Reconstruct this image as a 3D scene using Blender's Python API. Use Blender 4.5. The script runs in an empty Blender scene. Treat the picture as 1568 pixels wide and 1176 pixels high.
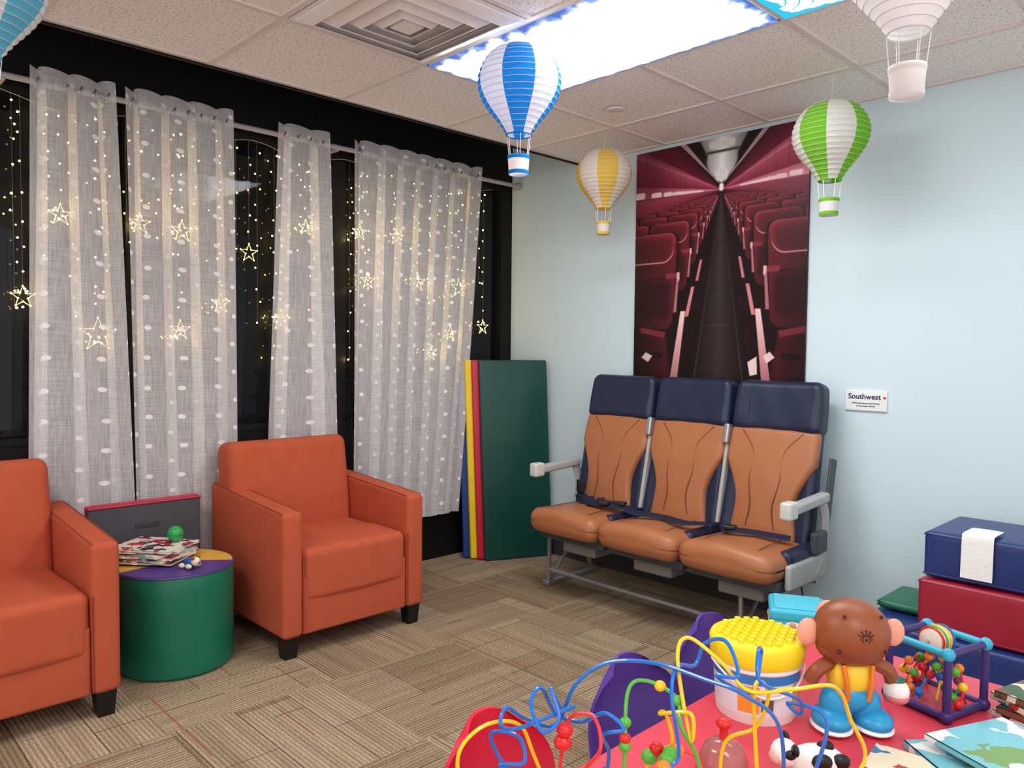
import bpy, math, random
import numpy as np
from math import sin, cos, pi, radians, sqrt, tan
from mathutils import Matrix, Vector
random.seed(7)
SC = bpy.context.scene

# ---------------------------------------------------------------- materials
def lin(c):
    c = c / 255.0
    return c / 12.92 if c <= 0.04045 else ((c + 0.055) / 1.055) ** 2.4
def rgb(r, g, b):
    return (lin(r), lin(g), lin(b), 1.0)

def newmat(name):
    m = bpy.data.materials.new(name); m.use_nodes = True
    nt = m.node_tree
    for n in list(nt.nodes): nt.nodes.remove(n)
    out = nt.nodes.new('ShaderNodeOutputMaterial')
    return m, nt, out

def N(nt, typ, **kw):
    n = nt.nodes.new(typ)
    for k, v in kw.items():
        if k.startswith('i_'):
            n.inputs[k[2:].replace('_', ' ')].default_value = v
        else:
            setattr(n, k, v)
    return n

def mixc(nt, fac, a, b, blend='MIX'):
    n = nt.nodes.new('ShaderNodeMix'); n.data_type = 'RGBA'; n.blend_type = blend
    def s(sock, v):
        if isinstance(v, (tuple, list)) or isinstance(v, float): sock.default_value = v
        else: nt.links.new(v, sock)
    s(n.inputs[0], fac); s(n.inputs[6], a); s(n.inputs[7], b)
    return n.outputs[2]

def math_(nt, op, a, b=None, c=None):
    n = nt.nodes.new('ShaderNodeMath'); n.operation = op
    for i, v in enumerate((a, b, c)):
        if v is None: continue
        if isinstance(v, (int, float)): n.inputs[i].default_value = v
        else: nt.links.new(v, n.inputs[i])
    return n.outputs[0]

MC = {}
def M(name, col, rough=0.5, spec=0.4, metal=0.0, var=0.06, vscale=8.0, bump=0.0, bscale=60.0, emis=0.0, trans=0.0, coat=0.0):
    if name in MC: return MC[name]
    m, nt, out = newmat(name)
    p = nt.nodes.new('ShaderNodeBsdfPrincipled')
    c = rgb(*col)
    tc = nt.nodes.new('ShaderNodeTexCoord')
    nz = N(nt, 'ShaderNodeTexNoise', i_Scale=vscale, i_Detail=3.0)
    nt.links.new(tc.outputs['Object'], nz.inputs['Vector'])
    lo = tuple(max(0, x * (1 - var * 2)) for x in c[:3]) + (1,)
    hi = tuple(min(1, x * (1 + var * 2)) for x in c[:3]) + (1,)
    nt.links.new(mixc(nt, nz.outputs[0], lo, hi), p.inputs['Base Color'])
    p.inputs['Roughness'].default_value = rough
    p.inputs['Specular IOR Level'].default_value = spec
    p.inputs['Metallic'].default_value = metal
    p.inputs['Transmission Weight'].default_value = trans
    p.inputs['Coat Weight'].default_value = coat
    if emis:
        p.inputs['Emission Color'].default_value = c
        p.inputs['Emission Strength'].default_value = emis
    if bump:
        b2 = N(nt, 'ShaderNodeTexNoise', i_Scale=bscale, i_Detail=4.0)
        nt.links.new(tc.outputs['Object'], b2.inputs['Vector'])
        bp = nt.nodes.new('ShaderNodeBump'); bp.inputs['Strength'].default_value = bump
        bp.inputs['Distance'].default_value = 0.01
        nt.links.new(b2.outputs[0], bp.inputs['Height'])
        nt.links.new(bp.outputs[0], p.inputs['Normal'])
    nt.links.new(p.outputs[0], out.inputs[0])
    MC[name] = m
    return m

# ---------------------------------------------------------------- geometry helpers
class B:
    def __init__(s, name):
        s.name = name; s.v = []; s.f = []; s.mi = []; s.mats = []
    def add(s, vf, mat, T=None):
        v, f = vf
        o = len(s.v)
        if mat not in s.mats: s.mats.append(mat)
        k = s.mats.index(mat)
        for p in v:
            p = Vector(p)
            if T is not None: p = T @ p
            s.v.append(p)
        for q in f:
            s.f.append([i + o for i in q]); s.mi.append(k)
        return s
    def build(s, loc=(0, 0, 0), rz=0.0, sharp=38, parent=None):
        me = bpy.data.meshes.new(s.name)
        me.from_pydata([tuple(p) for p in s.v], [], s.f)
        for m in s.mats: me.materials.append(m)
        me.polygons.foreach_set('material_index', s.mi)
        me.polygons.foreach_set('use_smooth', [True] * len(s.f))
        me.update()
        me.set_sharp_from_angle(angle=radians(sharp))
        o = bpy.data.objects.new(s.name, me)
        SC.collection.objects.link(o)
        o.location = loc; o.rotation_euler = (0, 0, rz)
        if parent: o.parent = parent
        return o

def T(x=0, y=0, z=0, rx=0, ry=0, rz=0, s=1):
    m = Matrix.Translation((x, y, z)) @ Matrix.Rotation(rz, 4, 'Z') @ Matrix.Rotation(ry, 4, 'Y') @ Matrix.Rotation(rx, 4, 'X')
    if s != 1:
        m = m @ (Matrix.Scale(s, 4) if not isinstance(s, tuple) else Matrix.Diagonal((s[0], s[1], s[2], 1)))
    return m

def rbox(sx, sy, sz, r=0.01, n=2, seg=3, puff=0.0, deform=None):
    h = [sx / 2, sy / 2, sz / 2]
    r = min(r, min(h) * 0.98)
    ticks = []
    for k in range(3):
        a = h[k] - r
        t = [-(a + r * tan(radians(45) * (seg - i) / seg)) for i in range(seg)]
        t += [-a + 2 * a * i / n for i in range(n + 1)]
        t += [(a + r * tan(radians(45) * (i + 1) / seg)) for i in range(seg)]
        ticks.append(t)
    V = []; F = []; D = {}
    def vert(p):
        c = [max(-(h[i] - r), min(h[i] - r, p[i])) for i in range(3)]
        d = Vector([p[i] - c[i] for i in range(3)])
        q = Vector(c) + d.normalized() * r
        key = (round(q[0], 5), round(q[1], 5), round(q[2], 5))
        if key not in D:
            D[key] = len(V)
            x, y, z = q
            if puff:
                w = (1 - (x / h[0]) ** 2) * (1 - (y / h[1]) ** 2)
                if z > 0: z += puff * w
                w2 = (1 - (x / h[0]) ** 2) * (1 - (z / h[2]) ** 2) if abs(z) < h[2] else 0
                y += math.copysign(puff * 0.6 * w2, y) * (1 if abs(q[1]) > h[1] - r else 0)
            if deform: x, y, z = deform(x, y, z)
            V.append((x, y, z))
        return D[key]
    for ax in range(3):
        u, w = (ax + 1) % 3, (ax + 2) % 3
        for sgn in (-1, 1):
            tu, tw = ticks[u], ticks[w]
            for i in range(len(tu) - 1):
                for j in range(len(tw) - 1):
                    q = []
                    for (a, b) in ((i, j), (i + 1, j), (i + 1, j + 1), (i, j + 1)):
                        p = [0, 0, 0]; p[ax] = sgn * h[ax]; p[u] = tu[a]; p[w] = tw[b]
                        k = vert(p)
                        if k not in q: q.append(k)
                    if sgn < 0: q = q[::-1]
                    if len(q) > 2: F.append(q)
    return V, F

def box(x0, x1, y0, y1, z0, z1):
    v = [(x0, y0, z0), (x1, y0, z0), (x1, y1, z0), (x0, y1, z0), (x0, y0, z1), (x1, y0, z1), (x1, y1, z1), (x0, y1, z1)]
    f = [(3, 2, 1, 0), (4, 5, 6, 7), (0, 1, 5, 4), (1, 2, 6, 5), (2, 3, 7, 6), (3, 0, 4, 7)]
    return v, f

def lathe(prof, seg=32, a0=0.0, capb=True, capt=True):
    V = []; F = []
    for (r, z) in prof:
        for i in range(seg):
            a = a0 + 2 * pi * i / seg
            V.append((r * cos(a), r * sin(a), z))
    for k in range(len(prof) - 1):
        for i in range(seg):
            j = (i + 1) % seg
            F.append((k * seg + i, k * seg + j, (k + 1) * seg + j, (k + 1) * seg + i))
    if capb: F.append(tuple(range(seg))[::-1])
    if capt: F.append(tuple((len(prof) - 1) * seg + i for i in range(seg)))
    return V, F

def cyl(r, z0, z1, seg=24, bev=0.0):
    if bev: return lathe([(r - bev, z0), (r - bev * .3, z0 + bev * .3), (r, z0 + bev), (r, z1 - bev), (r - bev * .3, z1 - bev * .3), (r - bev, z1)], seg)
    return lathe([(r, z0), (r, z1)], seg)

def sph(r=1, seg=20, rings=12):
    V = [(0, 0, -r)]; F = []
    for k in range(1, rings):
        ph = -pi / 2 + pi * k / rings
        for i in range(seg):
            a = 2 * pi * i / seg
            V.append((r * cos(ph) * cos(a), r * cos(ph) * sin(a), r * sin(ph)))
    V.append((0, 0, r)); top = len(V) - 1
    for i in range(seg):
        F.append((0, 1 + (i + 1) % seg, 1 + i))
        F.append((top, 1 + (rings - 2) * seg + i, 1 + (rings - 2) * seg + (i + 1) % seg))
    for k in range(rings - 2):
        for i in range(seg):
            a = 1 + k * seg; j = (i + 1) % seg
            F.append((a + i, a + j, a + seg + j, a + seg + i))
    return V, F

def spline(pts, sub=8, closed=False):
    P = [Vector(p) for p in pts]; n = len(P); out = []
    rng = range(n) if closed else range(n - 1)
    for i in rng:
        if closed: a, b, c, d = P[(i - 1) % n], P[i], P[(i + 1) % n], P[(i + 2) % n]
        else:
            b, c = P[i], P[i + 1]
            a = P[i - 1] if i else b + (b - c); d = P[i + 2] if i + 2 < n else c + (c - b)
        for k in range(sub):
            t = k / sub
            out.append(0.5 * ((2 * b) + (c - a) * t + (2 * a - 5 * b + 4 * c - d) * t * t + (3 * b - a - 3 * c + d) * t ** 3))
    if not closed: out.append(P[-1])
    return out

def tube(path, r, seg=8, closed=False, flat=None, up=None):
    P = [Vector(p) for p in path]; n = len(P)
    V = []; F = []
    prev = None
    for i in range(n):
        if closed: t = (P[(i + 1) % n] - P[(i - 1) % n])
        else: t = P[min(i + 1, n - 1)] - P[max(i - 1, 0)]
        t.normalize()
        if up is not None:
            nn = Vector(up); nn = (nn - t * nn.dot(t)).normalized()
        elif prev is None:
            nn = t.orthogonal().normalized()
        else:
            nn = (prev - t * prev.dot(t)).normalized()
        prev = nn
        bb = t.cross(nn)
        ra, rb = (r, r) if flat is None else (flat[1], flat[0])
        for k in range(seg):
            a = 2 * pi * k / seg
            V.append(tuple(P[i] + nn * cos(a) * ra + bb * sin(a) * rb))
    m = n if closed else n - 1
    for i in range(m):
        for k in range(seg):
            a = i * seg; b = ((i + 1) % n) * seg; j = (k + 1) % seg
            F.append((a + k, a + j, b + j, b + k))
    if not closed:
        F.append(tuple(range(seg))[::-1]); F.append(tuple((n - 1) * seg + k for k in range(seg)))
    return V, F

def ring(r, z, th_, seg=32, cx=0, cy=0):
    return tube([(cx + r * cos(a), cy + r * sin(a), z) for a in [2 * pi * i / seg for i in range(seg)]], th_, 5, True)

def prism(pts, y0, y1):
    n = len(pts)
    V = [(p[0], y0, p[1]) for p in pts] + [(p[0], y1, p[1]) for p in pts]
    F = [tuple(range(n)), tuple(range(n, 2 * n))[::-1]]
    for i in range(n):
        j = (i + 1) % n
        F.append((i, i + n, j + n, j))
    return V, F

# ---------------------------------------------------------------- camera
th = radians(45.9)
F0 = Vector((-sin(th), cos(th), 0)); R0 = Vector((cos(th), sin(th), 0)); Z = Vector((0, 0, 1))
pp = radians(2.53); rr = 0.010
Fw = F0 * cos(pp) - Z * sin(pp); U0 = Z * cos(pp) + F0 * sin(pp)
Rt = R0 * cos(rr) + U0 * sin(rr); Up = U0 * cos(rr) - R0 * sin(rr)
cam = bpy.data.cameras.new('camera'); camo = bpy.data.objects.new('camera', cam)
SC.collection.objects.link(camo)
mw = Matrix.Identity(4)
for i in range(3):
    mw[i][0] = Rt[i]; mw[i][1] = Up[i]; mw[i][2] = -Fw[i]
mw[0][3], mw[1][3], mw[2][3] = 3.70, -3.60, 1.30
camo.matrix_world = mw
cam.sensor_width = 36; cam.lens = 27.05; cam.clip_start = 0.05
SC.camera = camo
CR = th

# ---------------------------------------------------------------- world & colour
w = bpy.data.worlds.new('world'); SC.world = w; w.use_nodes = True
bg = w.node_tree.nodes['Background']
bg.inputs[0].default_value = (1.0, 0.98, 0.965, 1); bg.inputs[1].default_value = 1.05
SC.view_settings.view_transform = 'Standard'
SC.view_settings.look = 'None'
SC.view_settings.exposure = 0.26

# ---------------------------------------------------------------- room materials
def carpet_mat():
    m, nt, out = newmat('carpet_tile_weave')
    L = nt.links
    p = nt.nodes.new('ShaderNodeBsdfPrincipled'); p.inputs['Roughness'].default_value = 0.95
    p.inputs['Specular IOR Level'].default_value = 0.1
    tc = nt.nodes.new('ShaderNodeTexCoord')
    def brick(rot, w_, h_, off):
        mp = nt.nodes.new('ShaderNodeMapping'); mp.inputs['Rotation'].default_value = (0, 0, rot)
        mp.inputs['Location'].default_value = off
        L.new(tc.outputs['Object'], mp.inputs['Vector'])
        b = nt.nodes.new('ShaderNodeTexBrick')
        b.inputs['Scale'].default_value = 1.0
        b.inputs['Brick Width'].default_value = w_; b.inputs['Row Height'].default_value = h_
        b.inputs['Mortar Size'].default_value = 0.0025; b.inputs['Mortar Smooth'].default_value = 0.5
        b.inputs['Color1'].default_value = rgb(172, 150, 124); b.inputs['Color2'].default_value = rgb(137, 115, 92)
        b.inputs['Mortar'].default_value = rgb(104, 86, 68)
        L.new(mp.outputs[0], b.inputs['Vector'])
        wv = nt.nodes.new('ShaderNodeTexWave'); wv.bands_direction = 'Y'
        wv.inputs['Scale'].default_value = 20.0; wv.inputs['Distortion'].default_value = 1.6
        wv.inputs['Detail'].default_value = 3.0; wv.inputs['Detail Scale'].default_value = 8.0
        L.new(mp.outputs[0], wv.inputs['Vector'])
        mp2 = nt.nodes.new('ShaderNodeMapping'); mp2.inputs['Scale'].default_value = (1.4, 34, 1)
        L.new(mp.outputs[0], mp2.inputs['Vector'])
        st = N(nt, 'ShaderNodeTexNoise', i_Scale=1.0, i_Detail=2.0); L.new(mp2.outputs[0], st.inputs['Vector'])
        return b, wv, st
    bA, wA, sA = brick(0, 0.61, 0.203, (0.1, 0.2, 0)); bB, wB, sB = brick(pi / 2, 0.61, 0.305, (0.3, 0.1, 0))
    ch = nt.nodes.new('ShaderNodeTexChecker'); ch.inputs['Scale'].default_value = 1.64
    mpc = nt.nodes.new('ShaderNodeMapping'); mpc.inputs['Location'].default_value = (0.13, 0.22, 0.3); L.new(tc.outputs['Object'], mpc.inputs['Vector'])
    L.new(mpc.outputs[0], ch.inputs['Vector'])
    col = mixc(nt, ch.outputs['Fac'], bA.outputs['Color'], bB.outputs['Color'])
    wm = mixc(nt, ch.outputs['Fac'], wA.outputs['Color'], wB.outputs['Color'])
    sm_ = mixc(nt, ch.outputs['Fac'], sA.outputs['Color'], sB.outputs['Color'])
    def ramp(src, p0, c0, p1, c1):
        rp = nt.nodes.new('ShaderNodeValToRGB')
        rp.color_ramp.elements[0].position = p0; rp.color_ramp.elements[0].color = (c0, c0, c0, 1)
        rp.color_ramp.elements[1].position = p1; rp.color_ramp.elements[1].color = (c1, c1, c1, 1)
        L.new(src, rp.inputs[0]); return rp.outputs[0]
    col = mixc(nt, 1.0, col, ramp(wm, 0, .72, 1, 1.2), 'MULTIPLY')
    col = mixc(nt, 1.0, col, ramp(sm_, .36, .80, .62, 1.12), 'MULTIPLY')
    nz = N(nt, 'ShaderNodeTexNoise', i_Scale=170.0, i_Detail=2.0); L.new(tc.outputs['Object'], nz.inputs['Vector'])
    col = mixc(nt, 1.0, col, ramp(nz.outputs[0], .3, .62, .7, 1.34), 'MULTIPLY')
    for rot, off, cA in ((pi / 2, 0.0, (84, 82, 54)), (0, .17, (150, 78, 60))):
        mp = nt.nodes.new('ShaderNodeMapping'); mp.inputs['Rotation'].default_value = (0, 0, rot); mp.inputs['Location'].default_value = (off, off, 0)
        L.new(tc.outputs['Object'], mp.inputs['Vector'])
        b3 = nt.nodes.new('ShaderNodeTexBrick'); b3.inputs['Scale'].default_value = 1.0
        b3.inputs['Brick Width'].default_value = 7.1; b3.inputs['Row Height'].default_value = 0.305; b3.inputs['Mortar Size'].default_value = 0.0035
        L.new(mp.outputs[0], b3.inputs['Vector'])
        n3 = N(nt, 'ShaderNodeTexNoise', i_Scale=2.6); L.new(mp.outputs[0], n3.inputs['Vector'])
        acc = math_(nt, 'MULTIPLY', b3.outputs['Fac'], math_(nt, 'GREATER_THAN', n3.outputs[0], 0.54))
        col = mixc(nt, math_(nt, 'MULTIPLY', acc, 0.75), col, rgb(*cA))
    L.new(col, p.inputs['Base Color'])
    bp = nt.nodes.new('ShaderNodeBump'); bp.inputs['Strength'].default_value = 0.5; bp.inputs['Distance'].default_value = 0.006
    L.new(wm, bp.inputs['Height']); L.new(bp.outputs[0], p.inputs['Normal'])
    L.new(p.outputs[0], out.inputs[0])
    return m

def ceil_mat():
    m, nt, out = newmat('acoustic_tile'); L = nt.links
    p = nt.nodes.new('ShaderNodeBsdfPrincipled'); p.inputs['Roughness'].default_value = 0.95
    tc = nt.nodes.new('ShaderNodeTexCoord')
    nz = N(nt, 'ShaderNodeTexNoise', i_Scale=110.0, i_Detail=3.0); L.new(tc.outputs['Object'], nz.inputs['Vector'])
    rp = nt.nodes.new('ShaderNodeValToRGB')
    rp.color_ramp.elements[0].position = 0.34; rp.color_ramp.elements[0].color = rgb(182, 172, 166)
    rp.color_ramp.elements[1].position = 0.43; rp.color_ramp.elements[1].color = rgb(248, 243, 240)
    L.new(nz.outputs[0], rp.inputs[0]); L.new(rp.outputs[0], p.inputs['Base Color'])
    bp = nt.nodes.new('ShaderNodeBump'); bp.inputs['Strength'].default_value = 0.25; bp.inputs['Distance'].default_value = 0.004
    L.new(nz.outputs[0], bp.inputs['Height']); L.new(bp.outputs[0], p.inputs['Normal'])
    L.new(p.outputs[0], out.inputs[0]); return m

BLACK = M('black_painted_frame', (12, 10, 12), 0.6, 0.25)
BLUEWALL = M('pale_blue_wall_paint', (208, 226, 232), 0.75, 0.2, var=0.015, vscale=2, bump=0.04, bscale=150)
TRIMW = M('ceiling_grid_white', (226, 216, 210), 0.5)
WHITE = M('white_plastic', (240, 238, 236), 0.35)
STEEL = M('brushed_steel', (175, 178, 182), 0.32, 0.5, metal=0.75)
GREY = M('light_grey_plastic', (172, 172, 170), 0.4)

# ---------------------------------------------------------------- room shell
b = B('floor'); b.add(box(-0.2, 5.2, -5.4, 0.1, -0.05, 0.0), carpet_mat()); b.build()
b = B('wall_back'); b.add(box(-0.2, 5.2, 0.0, 0.12, 0, 3.0), BLUEWALL); b.build()
b = B('baseboard_back'); b.add(box(-0.03, 5.2, -0.012, 0.0, 0, 0.10), M('baseboard_dark', (60, 56, 58), 0.5)); b.build()

CE = 0.57
b = B('ceiling')
CM = ceil_mat()
b.add(box(CE, 5.2, -5.4, 0.0, 2.445, 2.50), CM)
b.add(box(CE - 0.012, CE, -5.4, 0.0, 2.43, 3.0), BLACK)
b.add(box(-0.2, CE, -5.4, 0.0, 3.0, 3.04), BLACK)
xs = [CE + 0.012, 1.19, 1.80, 2.41, 3.02, 3.63, 4.24, 4.85]
ys = [-0.46 - 0.61 * i for i in range(9)] + [-0.012]
for x in xs: b.add(box(x - 0.012, x + 0.012, -5.4, 0, 2.438, 2.446), TRIMW)
for y in ys: b.add(box(CE, 5.2, y - 0.012, y + 0.012, 2.4375, 2.4455), TRIMW)
b.build()

b = B('wall_left')
b.add(box(-0.2, -0.03, -5.4, 0, 0, 0.88), BLACK)
b.add(box(-0.2, -0.03, -5.4, 0, 2.34, 3.0), BLACK)
for (y0, y1) in ((-0.10, 0.0), (-1.45, -1.28), (-3.2, -2.93), (-5.4, -4.6)):
    b.add(box(-0.2, -0.03, y0, y1, 0.88, 2.34), BLACK)
b.build()
gm, nt, out = newmat('night_window_glass')
p = nt.nodes.new('ShaderNodeBsdfPrincipled'); p.inputs['Roughness'].default_value = 0.03
tc = nt.nodes.new('ShaderNodeTexCoord'); nz = N(nt, 'ShaderNodeTexNoise', i_Scale=1.2)
nt.links.new(tc.outputs['Object'], nz.inputs['Vector'])
nt.links.new(mixc(nt, nz.outputs[0], (0.002, 0.002, 0.003, 1), (0.008, 0.009, 0.012, 1)), p.inputs['Base Color'])
p.inputs['Specular IOR Level'].default_value = 0.25
nt.links.new(p.outputs[0], out.inputs[0])
for i, (y0, y1, mul) in enumerate(((-1.28, -0.10, -0.69), (-2.93, -1.45, -2.40), (-4.6, -3.2, -3.9))):
    b = B('window_%d' % (i + 1))
    b.add(box(-0.10, -0.075, y0, y1, 0.88, 2.34), gm)
    b.add(box(-0.075, -0.04, mul - 0.02, mul + 0.02, 0.88, 2.34), BLACK)
    b.add(box(-0.075, -0.02, y0, y1, 0.88, 0.91), BLACK)
    b.build()

# ---------------------------------------------------------------- ceiling lights
LP = 12.0
def cover_mat(kind):
    m, nt, out = newmat('printed_light_cover_' + kind); L = nt.links
    tc = nt.nodes.new('ShaderNodeTexCoord')
    sp = nt.nodes.new('ShaderNodeSeparateXYZ'); L.new(tc.outputs['Generated'], sp.inputs[0])
    def edge(o):
        return math_(nt, 'SUBTRACT', 0.5, math_(nt, 'ABSOLUTE', math_(nt, 'SUBTRACT', o, 0.5)))
    ex = math_(nt, 'MULTIPLY', edge(sp.outputs[0]), 1.22); ey = math_(nt, 'MULTIPLY', edge(sp.outputs[1]), 0.61)
    e = math_(nt, 'MINIMUM', ex, ey)
    nz = N(nt, 'ShaderNodeTexNoise', i_Scale=16.0, i_Detail=3.0); L.new(tc.outputs['Object'], nz.inputs['Vector'])
    e2 = math_(nt, 'ADD', e, math_(nt, 'MULTIPLY', math_(nt, 'SUBTRACT', nz.outputs[0], 0.5), 0.12))
    em = nt.nodes.new('ShaderNodeEmission')
    if kind == 'sky':
        rp = nt.nodes.new('ShaderNodeValToRGB')
        rp.color_ramp.elements[0].position = 0.005; rp.color_ramp.elements[0].color = rgb(92, 120, 205)
        rp.color_ramp.elements[1].position = 0.036; rp.color_ramp.elements[1].color = (1, 1, 1, 1)
        ee = rp.color_ramp.elements.new(0.02); ee.color = rgb(150, 185, 240)
        L.new(e2, rp.inputs[0])
        L.new(rp.outputs[0], em.inputs[0])
        st = math_(nt, 'MULTIPLY_ADD', math_(nt, 'GREATER_THAN', e2, 0.028), LP, 0.9)
        L.new(st, em.inputs[1])
    else:
        vo = nt.nodes.new('ShaderNodeTexVoronoi'); vo.inputs['Scale'].default_value = 4.2
        L.new(tc.outputs['Object'], vo.inputs['Vector'])
        s_ = math_(nt, 'SINE', math_(nt, 'MULTIPLY', vo.outputs['Distance'], 38.0))
        rg = math_(nt, 'GREATER_THAN', s_, 0.90)
        brd = math_(nt, 'LESS_THAN', e2, 0.035)
        k = math_(nt, 'MAXIMUM', rg, brd)
        L.new(mixc(nt, k, rgb(225, 248, 255), rgb(60, 190, 225)), em.inputs[0])
        L.new(math_(nt, 'MULTIPLY_ADD', math_(nt, 'SUBTRACT', 1.0, k), LP * 0.5, 1.0), em.inputs[1])
    L.new(em.outputs[0], out.inputs[0]); return m
def light_panel(x0, x1, y0, y1, kind):
    cm = cover_mat(kind)
    b = B('ceiling_light_panel')
    n, k = 24, 12; V = []; F = []
    for i in range(n + 1):
        for j in range(k + 1):
            s, t = i / n, j / k
            sag = 0.035 * (sin(pi * s) * sin(pi * t)) ** 0.6 if 0 < s < 1 and 0 < t < 1 else 0
            V.append((x0 + (x1 - x0) * s, y0 + (y1 - y0) * t, 2.434 - sag))
    for i in range(n):
        for j in range(k):
            a = i * (k + 1) + j
            F.append((a, a + 1, a + k + 2, a + k + 1))
    b.add((V, F), cm)
    g = 0.016
    for (a, c, d, e) in ((x0, x1, y0, y0 + g), (x0, x1, y1 - g, y1), (x0, x0 + g, y0, y1), (x1 - g, x1, y0, y1)):
        b.add(box(a, c, d, e, 2.4345, 2.4375), WHITE)
    b.build()
light_panel(1.20, 2.40, -1.67, -1.08, 'sky')
light_panel(2.42, 3.62, -1.67, -1.08, 'swirl')
light_panel(1.20, 2.40, -4.11, -3.52, 'sky')  # unseen panel outside the view, added to brighten the room
light_panel(3.64, 4.84, -3.50, -2.91, 'sky')  # second unseen panel, added as fill light near the camera

b = B('ceiling_air_vent')
VM = M('vent_white_metal', (236, 230, 226), 0.3, 0.5); VD = M('vent_grey_gap', (120, 112, 106), 0.8)
b.add(box(1.205, 1.785, -2.275, -1.695, 2.434, 2.4375), VM)
q2 = sqrt(2)
for (a, z0, z1, wd) in ((0.275, 2.434, 2.412, 0.045), (0.212, 2.434, 2.405, 0.042), (0.15, 2.434, 2.402, 0.038), (0.09, 2.434, 2.402, 0.030)):
    b.add(lathe([((a - wd - .004) * q2, 2.4335), ((a - wd - .020) * q2, 2.4335)], 4, pi / 4, False, False), VD, T(1.495, -1.985, 0))
    pr = [(a * q2, z0), (a * q2, z0 - 0.006), ((a - wd) * q2, z1), ((a - wd) * q2, z1 + 0.004), (a * q2 - 0.004, z0)]
    b.add(lathe(pr, 4, pi / 4, False, False), VM, T(1.495, -1.985, 0))
b.add(lathe([(0.045 * q2, 2.42), (0.04 * q2, 2.405)], 4, pi / 4), VM, T(1.495, -1.985, 0))
b.build(sharp=20)
b = B('smoke_detector'); b.add(cyl(0.042, 2.432, 2.4375, 28, 0.002), TRIMW); b.add(ring(0.044, 2.434, .003), VM); b.build((1.39, -0.70, 0))

# ---------------------------------------------------------------- curtains
def curtain_mat():
    m, nt, out = newmat('sheer_polka_dot_voile'); L = nt.links
    tc = nt.nodes.new('ShaderNodeTexCoord')
    mp = nt.nodes.new('ShaderNodeMapping'); mp.inputs['Rotation'].default_value = (0, 0, pi / 4)
    mp.inputs['Scale'].default_value = (10.5, 10.5, 10.5)
    L.new(tc.outputs['UV'], mp.inputs['Vector'])
    vo = nt.nodes.new('ShaderNodeTexVoronoi'); vo.voronoi_dimensions = '2D'
    vo.inputs['Scale'].default_value = 1.0; vo.inputs['Randomness'].default_value = 0.10
    L.new(mp.outputs[0], vo.inputs['Vector'])
    dot = nt.nodes.new('ShaderNodeMapRange'); dot.inputs['From Min'].default_value = 0.135; dot.inputs['From Max'].default_value = 0.105
    L.new(vo.outputs['Distance'], dot.inputs['Value'])
    def thr(sc):
        mp2 = nt.nodes.new('ShaderNodeMapping'); mp2.inputs['Scale'].default_value = sc
        L.new(tc.outputs['UV'], mp2.inputs['Vector'])
        nz = N(nt, 'ShaderNodeTexNoise', i_Scale=1.0, i_Detail=2.0); L.new(mp2.outputs[0], nz.inputs['Vector']); return nz.outputs[0]
    al = math_(nt, 'MULTIPLY_ADD', math_(nt, 'ADD', thr((260, 10, 1)), thr((10, 260, 1))), 0.42, 0.075)
    al = math_(nt, 'MAXIMUM', al, math_(nt, 'MULTIPLY', dot.outputs[0], 0.96))
    df = nt.nodes.new('ShaderNodeBsdfDiffuse'); df.inputs[0].default_value = (0.97, 0.93, 0.94, 1)
    tl = nt.nodes.new('ShaderNodeBsdfTranslucent'); tl.inputs[0].default_value = (0.97, 0.94, 0.90, 1)
    mx = nt.nodes.new('ShaderNodeMixShader'); mx.inputs[0].default_value = 0.14
    L.new(df.outputs[0], mx.inputs[1]); L.new(tl.outputs[0], mx.inputs[2])
    tr = nt.nodes.new('ShaderNodeBsdfTransparent')
    m2 = nt.nodes.new('ShaderNodeMixShader'); L.new(al, m2.inputs[0]); L.new(tr.outputs[0], m2.inputs[1]); L.new(mx.outputs[0], m2.inputs[2])
    L.new(m2.outputs[0], out.inputs[0]); return m
CUR = curtain_mat()
ROD_X, ROD_Z = 0.045, 2.375
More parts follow.
